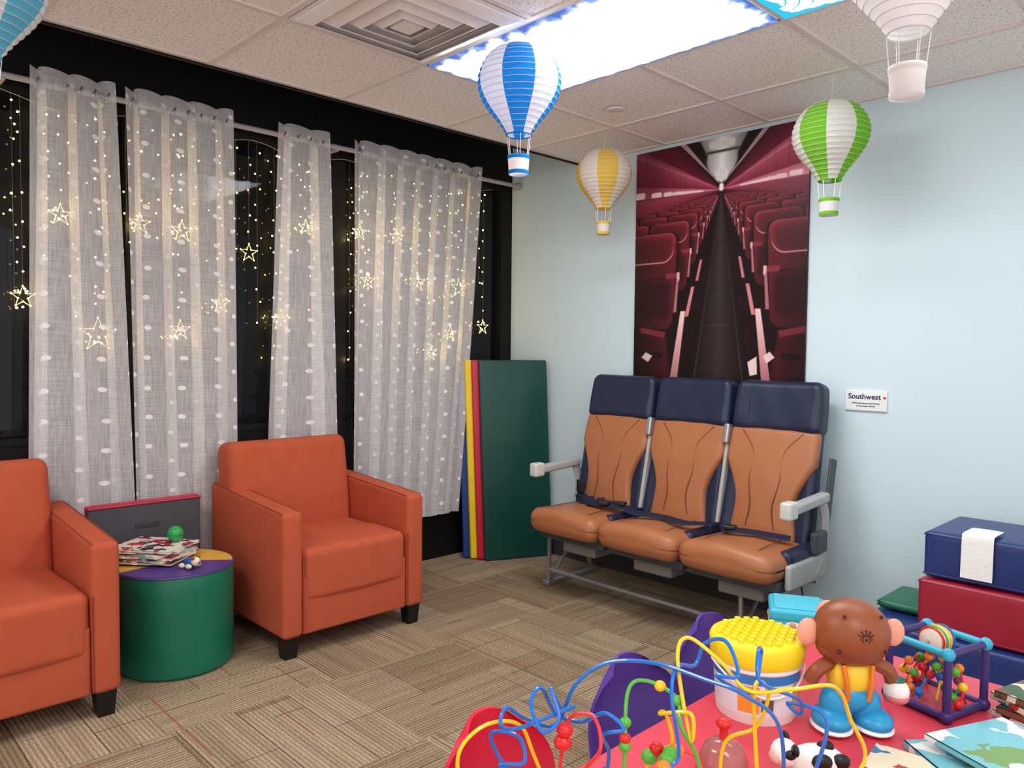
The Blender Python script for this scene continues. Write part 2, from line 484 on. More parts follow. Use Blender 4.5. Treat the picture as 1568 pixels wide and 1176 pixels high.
def curtain(t0, t1, b0, b1, nf, seed, zb=0.30):
    rnd = random.Random(seed)
    n = nf * 30; rows = 46
    V = []; F = []; UV = []
    ph = [rnd.uniform(-.5, .5) for _ in range(6)]
    wdt = (t1 - t0) * 2.0
    jit = [rnd.uniform(0.85, 1.3) for _ in range(nf + 2)]
    for j in range(rows + 1):
        t = j / rows
        for i in range(n + 1):
            s = i / n
            y0 = t0 + (b0 - t0) * t; y1 = t1 + (b1 - t1) * t
            per = (y1 - y0) / nf
            k = 2 * pi * nf * s + 0.4 * sin(2.3 * t + ph[0] + 5 * s) * t
            ja = jit[int(s * nf)] * (1 - (s * nf) % 1) + jit[int(s * nf) + 1] * ((s * nf) % 1)
            A = per * (0.33 + 0.09 * t) * ja
            y = y0 + (y1 - y0) * s + A * sin(k) * min(1, 8 * s, 8 * (1 - s))
            x = ROD_X + (0.026 + 0.010 * t) * cos(k) + 0.006 * sin(7 * s + 3 * t + ph[1])
            z = 2.425 + 0.014 * cos(k + 1) * (1 - t) - (2.425 - zb) * t
            V.append((x, y, z)); UV.append((s * wdt + seed * 0.37, (1 - t) * (2.425 - zb)))
    for j in range(rows):
        for i in range(n):
            a = j * (n + 1) + i
            F.append((a, a + 1, a + n + 2, a + n + 1))
    me = bpy.data.meshes.new('sheer_curtain'); me.from_pydata(V, [], F)
    me.materials.append(CUR)
    uv = me.uv_layers.new(name='UVMap')
    for l in me.loops: uv.data[l.index].uv = UV[l.vertex_index]
    me.polygons.foreach_set('use_smooth', [True] * len(F))
    o = bpy.data.objects.new('sheer_curtain', me); SC.collection.objects.link(o)
    gb = B('curtain_grommets')
    for q in range(nf * 2):
        s = (q + 0.5) / (nf * 2)
        yy = t0 + (t1 - t0) * s
        rg = [(ROD_X + 0.022 * cos(a), yy + 0.006 * sin(2 * a), ROD_Z + 0.022 * sin(a)) for a in [2 * pi * c / 16 for c in range(16)]]
        gb.add(tube(rg, 0.005, 6, True), STEEL)
    g = gb.build(); g.parent = o
curtain(-2.81, -2.49, -2.85, -2.42, 3, 1)
curtain(-2.45, -1.965, -2.42, -1.95, 4, 2)
curtain(-1.73, -1.44, -1.82, -1.385, 2, 3)
curtain(-1.285, -0.36, -1.30, -0.54, 7, 4)
b = B('curtain_rod')
RM = M('rod_painted_grey', (176, 170, 176), 0.35)
b.add(tube([(ROD_X, -4.4, ROD_Z), (ROD_X, -0.01, ROD_Z)], 0.013, 12), RM)
b.add(tube([(ROD_X, -0.03, ROD_Z), (ROD_X, -0.003, ROD_Z)], 0.025, 12), RM)
for y in (-2.90, -1.38):
    b.add(rbox(0.085, 0.02, 0.02, 0.004), RM, T(0.01, y, ROD_Z - 0.012))
b.build()

# ---------------------------------------------------------------- fairy lights
def glow(name, st):
    wm, nt, out = newmat(name)
    em = nt.nodes.new('ShaderNodeEmission'); tc = nt.nodes.new('ShaderNodeTexCoord')
    nz = N(nt, 'ShaderNodeTexNoise', i_Scale=5.0); nt.links.new(tc.outputs['Object'], nz.inputs['Vector'])
    nt.links.new(mixc(nt, nz.outputs[0], (1, 0.64, 0.15, 1), (1, 0.82, 0.32, 1)), em.inputs[0]); em.inputs[1].default_value = st
    nt.links.new(em.outputs[0], out.inputs[0]); return wm
wm = glow('warm_led_glow', 13); wm2 = glow('warm_led_bright', 120)
sm, nt, out = newmat('clear_star_glow')
p = nt.nodes.new('ShaderNodeBsdfPrincipled'); p.inputs['Base Color'].default_value = (0.9, 0.8, 0.4, 1)
p.inputs['Emission Color'].default_value = (1, 0.80, 0.35, 1); p.inputs['Emission Strength'].default_value = 0.6
nt.links.new(p.outputs[0], out.inputs[0])
WIRE = M('clear_wire', (120, 110, 80), 0.4)
OCT = ([(1, 0, 0), (0, 1, 0), (-1, 0, 0), (0, -1, 0), (0, 0, 1), (0, 0, -1)],
       [(0, 1, 4), (1, 2, 4), (2, 3, 4), (3, 0, 4), (1, 0, 5), (2, 1, 5), (3, 2, 5), (0, 3, 5)])
b = B('fairy_lights')
stars = [(-2.546, 1.35, .075), (-2.687, 1.856, .045), (-2.83, 1.50, .045), (-2.366, 1.857, .045), (-2.178, 1.845, .05), (-2.19, 1.38, .045),
         (-1.848, 1.774, .045), (-1.994, 1.514, .045), (-1.676, 1.442, .05), (-1.534, 1.937, .04), (-1.145, 1.684, .045), (-0.797, 1.70, .055),
         (-0.476, 1.685, .055), (-0.54, 1.40, .045), (-0.27, 1.446, .045), (-0.70, 1.28, .05), (-1.20, 1.95, .045), (-0.95, 1.95, .045)]
LX = -0.014
def bulb(x, y, z, r=0.0048, mt=None): b.add(OCT, mt or wm, T(x, y, z, s=r))
for (y, z, R) in stars:
    pts = []
    for k in range(10):
        a = pi / 2 + k * pi / 5; r_ = R if k % 2 == 0 else R * 0.42
        pts.append((LX, y + r_ * cos(a), z + r_ * sin(a)))
    b.add(tube(pts, 0.0028, 5, True), sm)
    for k in range(10): bulb(LX, pts[k][1], pts[k][2], 0.0042)
    for k in range(4 if y != -1.848 else 0): bulb(LX, y + random.uniform(-.045, .045), z + random.uniform(-.045, .045), 0.0048, wm2)
    b.add(tube([(LX, y, z + R), (LX, y, 2.33)], 0.0008, 4), WIRE)
    zz = z + R + 0.06
    while zz < 2.3:
        bulb(LX, y + random.uniform(-.01, .01), zz, mt=wm2 if (random.random() < .22 and y != -1.848) else wm); zz += random.uniform(.07, .14)
yy = -2.86
while yy < -0.2:
    ln = random.uniform(0.5, 1.1)
    if not (-1.44 < yy < -1.29):
        dense = not (-1.95 < yy < -1.72)
        b.add(tube([(LX, yy, 2.33 - ln), (LX, yy, 2.33)], 0.0008, 4), WIRE)
        zz = 2.33 - ln
        while zz < 2.3:
            bulb(LX, yy + random.uniform(-.018, .018), zz, mt=wm2 if (random.random() < .16 and dense) else wm); zz += random.uniform(.06, .13)
    yy += random.uniform(.08, .14)
sw = [(LX, -2.9 + 0.27 * i, 2.335 - (0.05 if i % 2 else 0)) for i in range(11)]
b.add(tube(spline(sw, 5), 0.0015, 4), M('fairy_cable', (190, 190, 170), 0.4))
b.build()

# ---------------------------------------------------------------- armchairs
ORG = M('orange_weave_fabric', (186, 88, 61), 0.9, 0.12, var=0.05, vscale=14, bump=0.35, bscale=420)
BLK = M('black_wood_leg', (18, 16, 17), 0.4)
SEAM = M('orange_seam', (146, 62, 42), 0.9)
def armchair(xr, y0, width=0.72, depth=0.72):
    b = B('orange_armchair')
    aw = 0.092
    def slope(x, y, z): return (x, y, z + (0.022 * (-x / (depth / 2)) if z > 0 else 0))
    for cy in (aw / 2, width - aw / 2):
        b.add(rbox(depth, aw, 0.55, 0.022, 3, 3, deform=slope), ORG, T(depth / 2, cy, 0.09 + 0.275))
        for e in (-1, 1):
            b.add(tube([(0.02, cy + e * (aw / 2 - .006), 0.657), (depth - .02, cy + e * (aw / 2 - .006), 0.615)], .0022, 5), SEAM)
    iw = width - 2 * aw
    b.add(rbox(depth - 0.03, iw - 0.004, 0.24, 0.012, 2), ORG, T(depth / 2 + 0.002, width / 2, 0.21))
    def seat(x, y, z):
        return (x + (0.010 * (1 - (y / (iw / 2)) ** 2) if x > 0.2 else 0), y, z + (0.008 if x > 0 and z > 0 else 0))
    b.add(rbox(depth - 0.11, iw - 0.006, 0.22, 0.034, 6, 4, puff=0.014, deform=seat), ORG, T(depth / 2 + 0.045, width / 2, 0.334))
    def back(x, y, z):
        k = (z + 0.26) / 0.52
        return (x + (0.025 * (1 - (y / 0.33) ** 2) * sin(pi * max(0, min(1, k))) if x > 0 else 0), y * (1 - 0.03 * max(0, k - .5)), z)
    b.add(rbox(0.17, width - 0.095, 0.47, 0.045, 6, 4, deform=back), ORG, T(0.135, width / 2 - .040, 0.622, ry=radians(-7)))
    b.add(rbox(0.10, width - 0.02, 0.50, 0.02, 2), ORG, T(0.065, width / 2, 0.35))
    for yy in (aw, width - aw):
        b.add(tube([(depth - 0.004, yy, 0.10), (depth - 0.004, yy, 0.44)], 0.0025, 6), SEAM)
    for (lx, ly) in ((0.05, 0.045), (depth - 0.05, 0.045), (0.05, width - 0.045), (depth - 0.05, width - 0.045)):
        b.add(lathe([(0.026 * q2, 0), (0.034 * q2, 0.10)], 4, pi / 4), BLK, T(lx, ly, 0))
    b.build((xr, y0, 0))
armchair(0.10, -2.10)
armchair(0.115, -3.445)

# ---------------------------------------------------------------- foam stool + things on it
GRN = M('green_vinyl', (8, 104, 78), 0.38, 0.5, var=0.06, vscale=10, bump=0.25, bscale=14)
PUR = M('purple_vinyl', (82, 54, 128), 0.38, 0.5, bump=0.1, bscale=18)
YEL = M('mustard_vinyl', (222, 172, 66), 0.4, 0.5, bump=0.1, bscale=18)
b = B('round_foam_stool')
R_ = 0.22
b.add(lathe([(R_ - 0.01, 0), (R_, 0.012), (R_ + 0.002, 0.1), (R_ + .001, 0.2), (R_ + 0.003, 0.33), (R_, 0.400), (R_ - 0.004, 0.410)], 56), GRN)
b.add(ring(R_, .406, .005, 56), PUR)
def wedge(a0, a1, mt):
    n = 14
    v = [(0, 0, 0.420)] + [((R_ - 0.003) * cos(a0 + (a1 - a0) * k / n), (R_ - 0.003) * sin(a0 + (a1 - a0) * k / n), 0.411) for k in range(n + 1)]
    b.add((v, [(0, k + 1, k + 2) for k in range(n)]), mt)
wedge(radians(-90), radians(60), PUR); wedge(radians(60), radians(150), YEL); wedge(radians(150), radians(270), YEL)
b.build((0.49, -2.406, 0))

def book(b, sx, sy, sz, cov, Tm):
    pg = M('book_pages', (232, 224, 208), 0.8)
    b.add(box(-sx / 2, sx / 2, -sy / 2, sy / 2, 0, sz * .12), cov, Tm)
    b.add(box(-sx / 2, sx / 2, -sy / 2, sy / 2, sz * .88, sz), cov, Tm)
    b.add(box(-sx / 2, -sx / 2 + 0.003, -sy / 2, sy / 2, 0, sz), cov, Tm)
    b.add(box(-sx / 2 + .003, sx / 2 - 0.004, -sy / 2 + 0.004, sy / 2 - 0.004, sz * .12, sz * .88), pg, Tm)
def cover(name, c1, c2, c3, scale=18):
    if name in MC: return MC[name]
    m, nt, out = newmat(name); L = nt.links
    p = nt.nodes.new('ShaderNodeBsdfPrincipled'); p.inputs['Roughness'].default_value = 0.3
    tc = nt.nodes.new('ShaderNodeTexCoord')
    nz = N(nt, 'ShaderNodeTexNoise', i_Scale=scale * .8, i_Detail=2.0); L.new(tc.outputs['Object'], nz.inputs['Vector'])
    vm = nt.nodes.new('ShaderNodeMix'); vm.data_type = 'VECTOR'; vm.inputs[0].default_value = 0.08
    L.new(tc.outputs['Object'], vm.inputs[4]); L.new(nz.outputs['Color'], vm.inputs[5])
    vo = nt.nodes.new('ShaderNodeTexVoronoi'); vo.inputs['Scale'].default_value = scale; L.new(vm.outputs[1], vo.inputs['Vector'])
    sp = nt.nodes.new('ShaderNodeSeparateColor'); L.new(vo.outputs['Color'], sp.inputs[0])
    rp = nt.nodes.new('ShaderNodeValToRGB'); rp.color_ramp.interpolation = 'CONSTANT'
    rp.color_ramp.elements[0].color = rgb(*c1); rp.color_ramp.elements[1].position = 0.62; rp.color_ramp.elements[1].color = rgb(*c2)
    e = rp.color_ramp.elements.new(0.82); e.color = rgb(*c3)
    L.new(sp.outputs[0], rp.inputs[0]); L.new(rp.outputs[0], p.inputs['Base Color']); L.new(p.outputs[0], out.inputs[0])
    MC[name] = m; return m
C1 = cover('cover_white_red', (236, 228, 216), (190, 40, 50), (60, 50, 60), 30)
C2 = cover('cover_brown', (120, 80, 60), (230, 220, 200), (60, 90, 60), 24)
C3 = cover('cover_cyan_green', (120, 188, 200), (120, 156, 90), (238, 240, 236), 20)
C4 = cover('cover_cream', (235, 225, 195), (200, 60, 60), (70, 130, 170), 28)
b = B('picture_book_stack')
z = 0.0
for i, (sx, sy, sz, c, r) in enumerate(((.27, .22, .010, C2, .15), (.26, .20, .008, C4, -.1), (.28, .2, .012, C1, .1), (.25, .2, .008, C3, -.2), (.27, .19, .008, C4, .25), (.28, .21, .009, C1, 0.05))):
    book(b, sx, sy, sz, c, T(0, 0, z, rz=r)); z += sz + 0.0008
b.build((0.40, -2.46, 0.422), 0.55)
b = B('toy_ball'); b.add(sph(0.033, 24, 14), M('green_toy', (40, 160, 80), 0.3), T(0, 0, .033))
b.add(ring(.0335, .033, .0015, 24), M('green_toy_dark', (20, 110, 60), .4))
b.build((0.425, -2.385, 0.4825))
b = B('toy_bear')
TB = M('toy_blue', (40, 80, 170), 0.35); TW = M('toy_cream', (230, 215, 190), 0.5); TBR = M('toy_brown', (140, 80, 50), 0.5)
b.add(sph(0.022, 16, 10), TB, T(0, 0, 0.02, s=(1.2, 1, 0.9))); b.add(sph(0.018, 16, 10), TW, T(0.03, 0, 0.026))
b.add(sph(0.007, 10, 6), TBR, T(0.03, 0.015, 0.042)); b.add(sph(0.007, 10, 6), TBR, T(0.03, -0.015, 0.042)); b.add(sph(0.006, 8, 6), TBR, T(0.047, 0, 0.024))
for (x, y) in ((0.015, .02), (.015, -.02), (-.02, .02), (-.02, -.02)): b.add(sph(0.010, 10, 6), TW, T(x, y * 1.2, 0.01, s=(1.6, 1, 1)))
b.build((0.62, -2.40, 0.418), 0.4)

b = B('folded_play_panel')
GF = M('charcoal_felt', (78, 76, 82), 0.8, 0.15, bump=0.1, bscale=80); RV = M('red_vinyl', (196, 28, 62), 0.4, 0.5, bump=0.15, bscale=12)
b.add(rbox(0.03, 0.47, 0.62, 0.008), GF, T(0.015, 0, 0.31)); b.add(rbox(0.025, 0.47, 0.62, 0.008), RV, T(-0.014, 0, 0.314))
b.add(tube([(0.032, -0.235, 0.617), (0.032, 0.235, 0.617)], 0.005, 6), RV)
b.add(rbox(0.004, 0.10, 0.02, 0.001), M('dark_slot', (56, 56, 60)), T(0.031, 0, 0.52))
b.build((0.165, -2.42, 0), 0.0)

# ---------------------------------------------------------------- folded gym mat
DG = M('dark_green_vinyl', (6, 66, 57), 0.35, 0.5, bump=0.12, bscale=9)
BV = M('blue_vinyl', (28, 60, 130), 0.38, 0.5, bump=0.2, bscale=10)
NV = M('navy_block_vinyl', (28, 48, 108), 0.38, 0.5, bump=0.35, bscale=9)
YV = M('yellow_vinyl', (240, 205, 30), 0.4, 0.5, bump=0.1, bscale=10)
b = B('folding_gym_mat')
ux, uy = 0.40, 0.92; L_ = sqrt(ux * ux + uy * uy); ux /= L_; uy /= L_
px_, py_ = -uy, ux
lean = Matrix(((1, 0, -0.060, 0), (0, 1, 0.0, 0), (0, 0, 1, 0), (0, 0, 0, 1)))
ang = math.atan2(uy, ux)
lay = [(DG, 0.034), (RV, 0.026), (YV, 0.036), (BV, 0.028)]
off = 0
for i, (mt, tk) in enumerate(lay):
    cx = 0.155 + ux * 0.215 + px_ * (off + tk / 2) - ux * 0.036 * i
    cy = -0.450 + uy * 0.215 + py_ * (off + tk / 2) - uy * 0.036 * i
    b.add(rbox(0.45, tk, 1.235 - 0.004 * i, 0.010, 3), mt, lean @ T(cx + 0.05, cy, 0.62, rz=ang))
    off += tk + 0.001
b.build((0.04, 0, 0))

# ---------------------------------------------------------------- cabin poster : painted in numpy onto a fine vertex grid
PX0, PX1, PZ0, PZ1 = 1.005, 2.02, 1.09, 2.415
GW, GH = 380, 496
wid, hei = PX1 - PX0, PZ1 - PZ0
gx, gz = np.meshgrid(np.linspace(0, wid, GW), np.linspace(0, hei, GH))
img = np.zeros((GH, GW, 3))
px1 = wid / GW
vx, vz = 0.545, 1.055
rs = np.random.RandomState(5)
def col3(c): return np.array(c, float)
def paint(mask, c):
    global img
    img = img * (1 - mask[..., None]) + (c if isinstance(c, np.ndarray) and c.ndim == 3 else col3(c)[None, None, :]) * mask[..., None]
def sdb(cx, cz, w_, h_, r_, skew=0.0, taper=0.0):
    k = 1 + taper * (gz - cz) / h_
    x = np.abs((gx - cx - skew * (gz - cz)) * k) - w_ / 2 + r_; z_ = np.abs(gz - cz) - h_ / 2 + r_
    return np.hypot(np.maximum(x, 0), np.maximum(z_, 0)) + np.minimum(np.maximum(x, z_), 0) - r_
def rbm(cx, cz, w_, h_, r_, skew=0.0, soft=0.0, taper=0.0):
    return np.clip(0.5 - sdb(cx, cz, w_, h_, r_, skew, taper) / (px1 * 1.5 + soft), 0, 1)
def polym(P, soft=0.0):
    m = np.ones_like(gx) * 1e9
    a = sum(P[i - 1][0] * P[i][1] - P[i][0] * P[i - 1][1] for i in range(len(P)))
    for i in range(len(P)):
        (x0, z0), (x1, z1) = P[i - 1], P[i]
        d = ((x1 - x0) * (gz - z0) - (z1 - z0) * (gx - x0)) / (math.hypot(x1 - x0, z1 - z0) + 1e-9)
        m = np.minimum(m, d if a > 0 else -d)
    return np.clip(0.5 + m / (px1 * 1.5 + soft), 0, 1)
def grad(c0, c1, t):
    t = np.clip(t, 0, 1)[..., None]; return col3(c0) * (1 - t) + col3(c1) * t
dx, dz = gx - vx, gz - vz
rad = np.hypot(dx, dz)
img[:] = col3((40, 12, 20))
angd = np.degrees(np.arctan2(dz, np.abs(dx)))
side_r = dx > 0
def band(a0, a1, c0, c1, m0=1.0):
    m = np.clip((angd - a0) * rad / 57 / px1 + .5, 0, 1) * np.clip((a1 - angd) * rad / 57 / px1 + .5, 0, 1) * m0
    paint(m, grad(c0, c1, (angd - a0) / (a1 - a0)))
band(-40, -10, (52, 14, 26), (92, 24, 42))
band(-10, 1, (120, 40, 60), (158, 66, 88))
band(1, 9, (214, 140, 156), (186, 92, 114))
band(9, 24, (128, 34, 58), (176, 78, 102))
band(24, 29, (206, 122, 142), (150, 54, 78))
band(29, 46, (104, 24, 44), (66, 16, 30))
band(46, 90, (26, 12, 18), (20, 12, 16))
# right-hand bins are a bit lighter, left further darkened outward
paint((~side_r) * np.clip((-dx - .18) * 2.2, 0, .55) * (dz > 0), (70, 16, 32))
for k in range(14):
    s = 1.0 / (0.80 + .34 * k)
    for sg in (-1, 1):
        paint(rbm(vx + sg * .60 * s, vz + .035 * s, .10 * s, .040 * s, .014 * s) * .9, (246, 214, 220))
        xs_ = vx + sg * .54 * s
        paint(polym([(xs_, vz + .09 * s), (xs_ + .005 * s, vz + .09 * s), (xs_ + .005 * s, vz + .28 * s), (xs_, vz + .28 * s)]) * .45, (84, 18, 34))
paint(polym([(vx, vz + .02), (vx - .275, hei + .02), (vx - .235, hei + .02)]), (170, 140, 144))
paint(polym([(vx, vz + .02), (vx + .285, hei + .02), (vx + .245, hei + .02)]), (170, 140, 144))
paint(polym([(vx, vz + .03), (vx - .150, hei + .03), (vx + .165, hei + .03)], .004), grad((236, 234, 232), (104, 100, 102), np.abs(dx) / (.02 + .52 * dz.clip(0))))
paint(rbm(vx, vz + .135, .175, .15, .075, 0, .01, -.5), grad((244, 246, 242), (150, 150, 150), np.abs(dx) / .09))
paint(rbm(vx, vz + .198, .205, .014, .006, 0, .003), (70, 66, 70))
paint(rbm(vx, vz + .075, .075, .07, .03, 0, .008), (228, 226, 224))
paint(rbm(vx, vz + .236, .15, .038, .016, 0, .006), (214, 214, 212))
paint(rbm(vx, vz + .012, .026, .040, .012, 0, .004), (255, 248, 244))
# seats, far to near: tall backs with padded headrests
ss = [1.0, .70, .51, .39, .305, .245, .20, .165, .138, .117, .10, .086, .075]
for idx in range(len(ss) - 1, -1, -1):
    s = ss[idx]; far = min(1, idx / 8.0)
    for sg in (-1, 1):
        for q, ox in enumerate((1.22, .83, .455)):
            cx = vx + sg * ox * s; topz = vz - .185 * s - .012
            wv = .37 * s; hh = .50 * s
            t_in = ((gx - cx) / wv + .5) if sg < 0 else (.5 - (gx - cx) / wv)      # 1 at the aisle side
            tv = (gz - (topz - hh)) / hh
            dark = (38, 8, 16); mid = (112 + 24 * far, 34 + 14 * far, 44 + 18 * far)
            paint(rbm(cx, topz - .60 * s, wv * 1.10, 1.20 * s, .05 * s, 0, .02 * s) * .85, (24, 8, 13))
            paint(rbm(cx, topz - hh * .56, wv * .97, hh * .98, .06 * s, -sg * .05), grad(dark, mid, t_in * .75 + tv * .35 - .15))
            # dark lower pocket with soft edge
            paint(rbm(cx, topz - .36 * s, wv * .80, .20 * s, .03 * s, -sg * .05, .02 * s) * .55, (34, 8, 15))
            paint(rbm(cx, topz - .245 * s, wv * .82, .008 * s, .003 * s, -sg * .05) * .6, (24, 5, 10))
            # headrest cushion
            H = sdb(cx, topz - .078 * s, wv * .96, .165 * s, .065 * s, -sg * .08, -.18)
            paint(np.clip(.5 - H / (px1 * 1.5), 0, 1), grad((58, 14, 22), (150, 48, 60), t_in * .55 + (gz - topz + .17 * s) / (.17 * s) * .45))
            paint(np.clip(.5 - (H + .025 * s) / (.03 * s), 0, 1) * .35, (34, 8, 15))
            rim = np.clip(1 - np.abs(H + .004 * s) / (px1 * .7 + .0045 * s), 0, 1)
            paint(rim * np.clip((topz - .085 * s - gz) / (.04 * s), 0, 1) * .95, (238, 168, 168) if q == 2 else (176, 90, 98))
            paint(rim * np.clip((gz - topz + .05 * s) / (.04 * s), 0, 1) * .30, (200, 110, 118))
        # armrest on the aisle side
        ax = vx + sg * .262 * s; az = vz - .43 * s
        paint(rbm(ax + sg * .030 * s, az + .0 * s, .085 * s, .030 * s, .012 * s), (132, 50, 58))
        paint(rbm(ax - sg * .008 * s, az - .006 * s, .018 * s, .05 * s, .007 * s), (226, 176, 174))
        paint(polym([(ax - sg * .012 * s, az - .02 * s), (ax + sg * .004 * s, az - .02 * s), (ax + sg * .020 * s, az - .20 * s), (ax + sg * .000 * s, az - .20 * s)]) * .9, (196, 118, 122))
# near foreground seat shoulders (cut by the lower edge)
for sg in (-1, 1):
    e0 = vx + sg * .33
    paint(polym([(e0, .30), (vx + sg * .62, .36), (vx + sg * .62, -.05), (vx + sg * .27, -.05)], .01), grad((74, 20, 28), (30, 8, 14), np.abs(gx - e0) / .22 + (.3 - gz) * .8))
    paint(polym([(e0 - sg * .0, .318), (vx + sg * .50, .345), (vx + sg * .50, .315), (e0 + sg * .01, .285)], .004), (126, 44, 52))
    paint(rbm(vx + sg * .40, .19, .10, .035, .015, 0, .004) * .8, (20, 6, 10))
    # bright aisle-side leg panel
    paint(polym([(vx + sg * .205, .43), (vx + sg * .235, .43), (vx + sg * .315, -.05), (vx + sg * .262, -.05)]), grad((246, 206, 202), (170, 96, 100), (.43 - gz) / .46))
    paint(polym([(vx + sg * .150, .56), (vx + sg * .170, .56), (vx + sg * .208, .40), (vx + sg * .186, .40)]), (206, 130, 132))
    paint(polym([(vx + sg * .105, .70), (vx + sg * .120, .70), (vx + sg * .145, .59), (vx + sg * .128, .59)]), (198, 118, 122))
# aisle floor
am = polym([(vx, vz - .03), (vx - .235, -.05), (vx + .215, -.05)])
paint(am, grad((18, 9, 12), (58, 42, 45), 1 - np.abs(dx) / (.01 + .19 * (-dz).clip(0))))
for k in (-1, 1):
    paint(polym([(vx, vz - .05), (vx + k * .165, -.05), (vx + k * .158, -.05)]) * .45, (120, 92, 92))
for k in range(16):
    s = 1 / (1 + .42 * k)
    paint(rbm(vx, vz - 1.0 * s, .17 * s, .006 * s, .002 * s) * am * .45, (104, 78, 78))
for (P) in (((.055, .175), (.085, .205), (.13, .185), (.10, .15)), ((.715, .16), (.765, .19), (.770, .10), (.73, .09)), ((.80, .19), (.835, .215), (.862, .185), (.82, .155))):
    paint(polym(list(P)), (240, 208, 204))
paint(np.clip((np.abs(gx - wid / 2) / (wid / 2)) ** 3, 0, 1) * .22 * (dz < 0), (12, 4, 8))
img *= (1 + rs.normal(0, .03, img.shape[:2]))[..., None]
img = img.clip(0, 255) / 255
ln_ = np.where(img <= .04045, img / 12.92, ((img + .055) / 1.055) ** 2.4)
PBX = M('poster_edge', (60, 20, 30), .6)
b = B('cabin_poster'); b.add(box(PX0, PX1, -0.0155, -0.001, PZ0, PZ1), PBX); po = b.build()
me = bpy.data.meshes.new('cabin_poster_print')
verts = np.stack([PX0 + gx, np.full_like(gx, -0.0165), PZ0 + gz], -1).reshape(-1, 3)
ii = np.arange((GH - 1) * (GW - 1)); r_i = ii // (GW - 1); c_i = ii % (GW - 1); a_i = r_i * GW + c_i
faces = np.stack([a_i, a_i + 1, a_i + GW + 1, a_i + GW], -1)
me.vertices.add(len(verts)); me.vertices.foreach_set('co', verts.ravel())
me.loops.add(faces.size); me.loops.foreach_set('vertex_index', faces.ravel().astype(np.int32))
me.polygons.add(len(faces)); me.polygons.foreach_set('loop_start', (np.arange(len(faces)) * 4).astype(np.int32))
me.update(calc_edges=True); me.validate()
ca = me.color_attributes.new('print', 'FLOAT_COLOR', 'POINT')
ca.data.foreach_set('color', np.concatenate([ln_.reshape(-1, 3), np.ones((GW * GH, 1))], 1).astype(np.float32).ravel())
pm, nt, out = newmat('poster_print')
p = nt.nodes.new('ShaderNodeBsdfPrincipled'); p.inputs['Roughness'].default_value = .4; p.inputs['Specular IOR Level'].default_value = .25
at = nt.nodes.new('ShaderNodeAttribute'); at.attribute_name = 'print'
nt.links.new(at.outputs['Color'], p.inputs['Base Color']); nt.links.new(p.outputs[0], out.inputs[0])
me.materials.append(pm)
o = bpy.data.objects.new('cabin_poster_print', me); SC.collection.objects.link(o); o.parent = po

# ---------------------------------------------------------------- wall sign
b = B('wall_sign')
b.add(rbox(0.185, 0.010, 0.092, 0.003), M('sign_white', (238, 236, 236), 0.4), T(0, 0, 0))
sgn = b.build((2.31, -0.0065, 1.085))
def text(body, size, x, z, name, mt, parent, y=-0.0055):
    cu = bpy.data.curves.new(name, 'FONT'); cu.body = body; cu.size = size; cu.align_x = 'CENTER'; cu.extrude = 0.0004; cu.offset = size * 0.02
    o = bpy.data.objects.new(name, cu); SC.collection.objects.link(o)
    bpy.context.view_layer.update()
    me = bpy.data.meshes.new_from_object(o.evaluated_get(bpy.context.evaluated_depsgraph_get()))
    bpy.data.objects.remove(o)
    me.materials.clear(); me.materials.append(mt)
    o = bpy.data.objects.new(name, me); SC.collection.objects.link(o)
    o.parent = parent; o.location = (x, y, z); o.rotation_euler = (pi / 2, 0, 0)
INK = M('sign_ink', (30, 36, 80), 0.5)
text('Southwest', 0.034, -0.006, 0.008, 'sign_title', INK, sgn)
text('airline seats generously donated', 0.0095, 0, -0.014, 'sign_line', INK, sgn)
text('by Southwest Airlines', 0.0095, 0, -0.027, 'sign_line_2', INK, sgn)
hb = B('sign_heart'); hb.add(prism([(0, -.008), (.008, .002), (.004, .006), (0, .003), (-.004, .006), (-.008, .002)], -0.0006, 0), M('heart_red', (200, 60, 50)))
h = hb.build(parent=sgn); h.location = (0.083, -0.0055, 0.016)

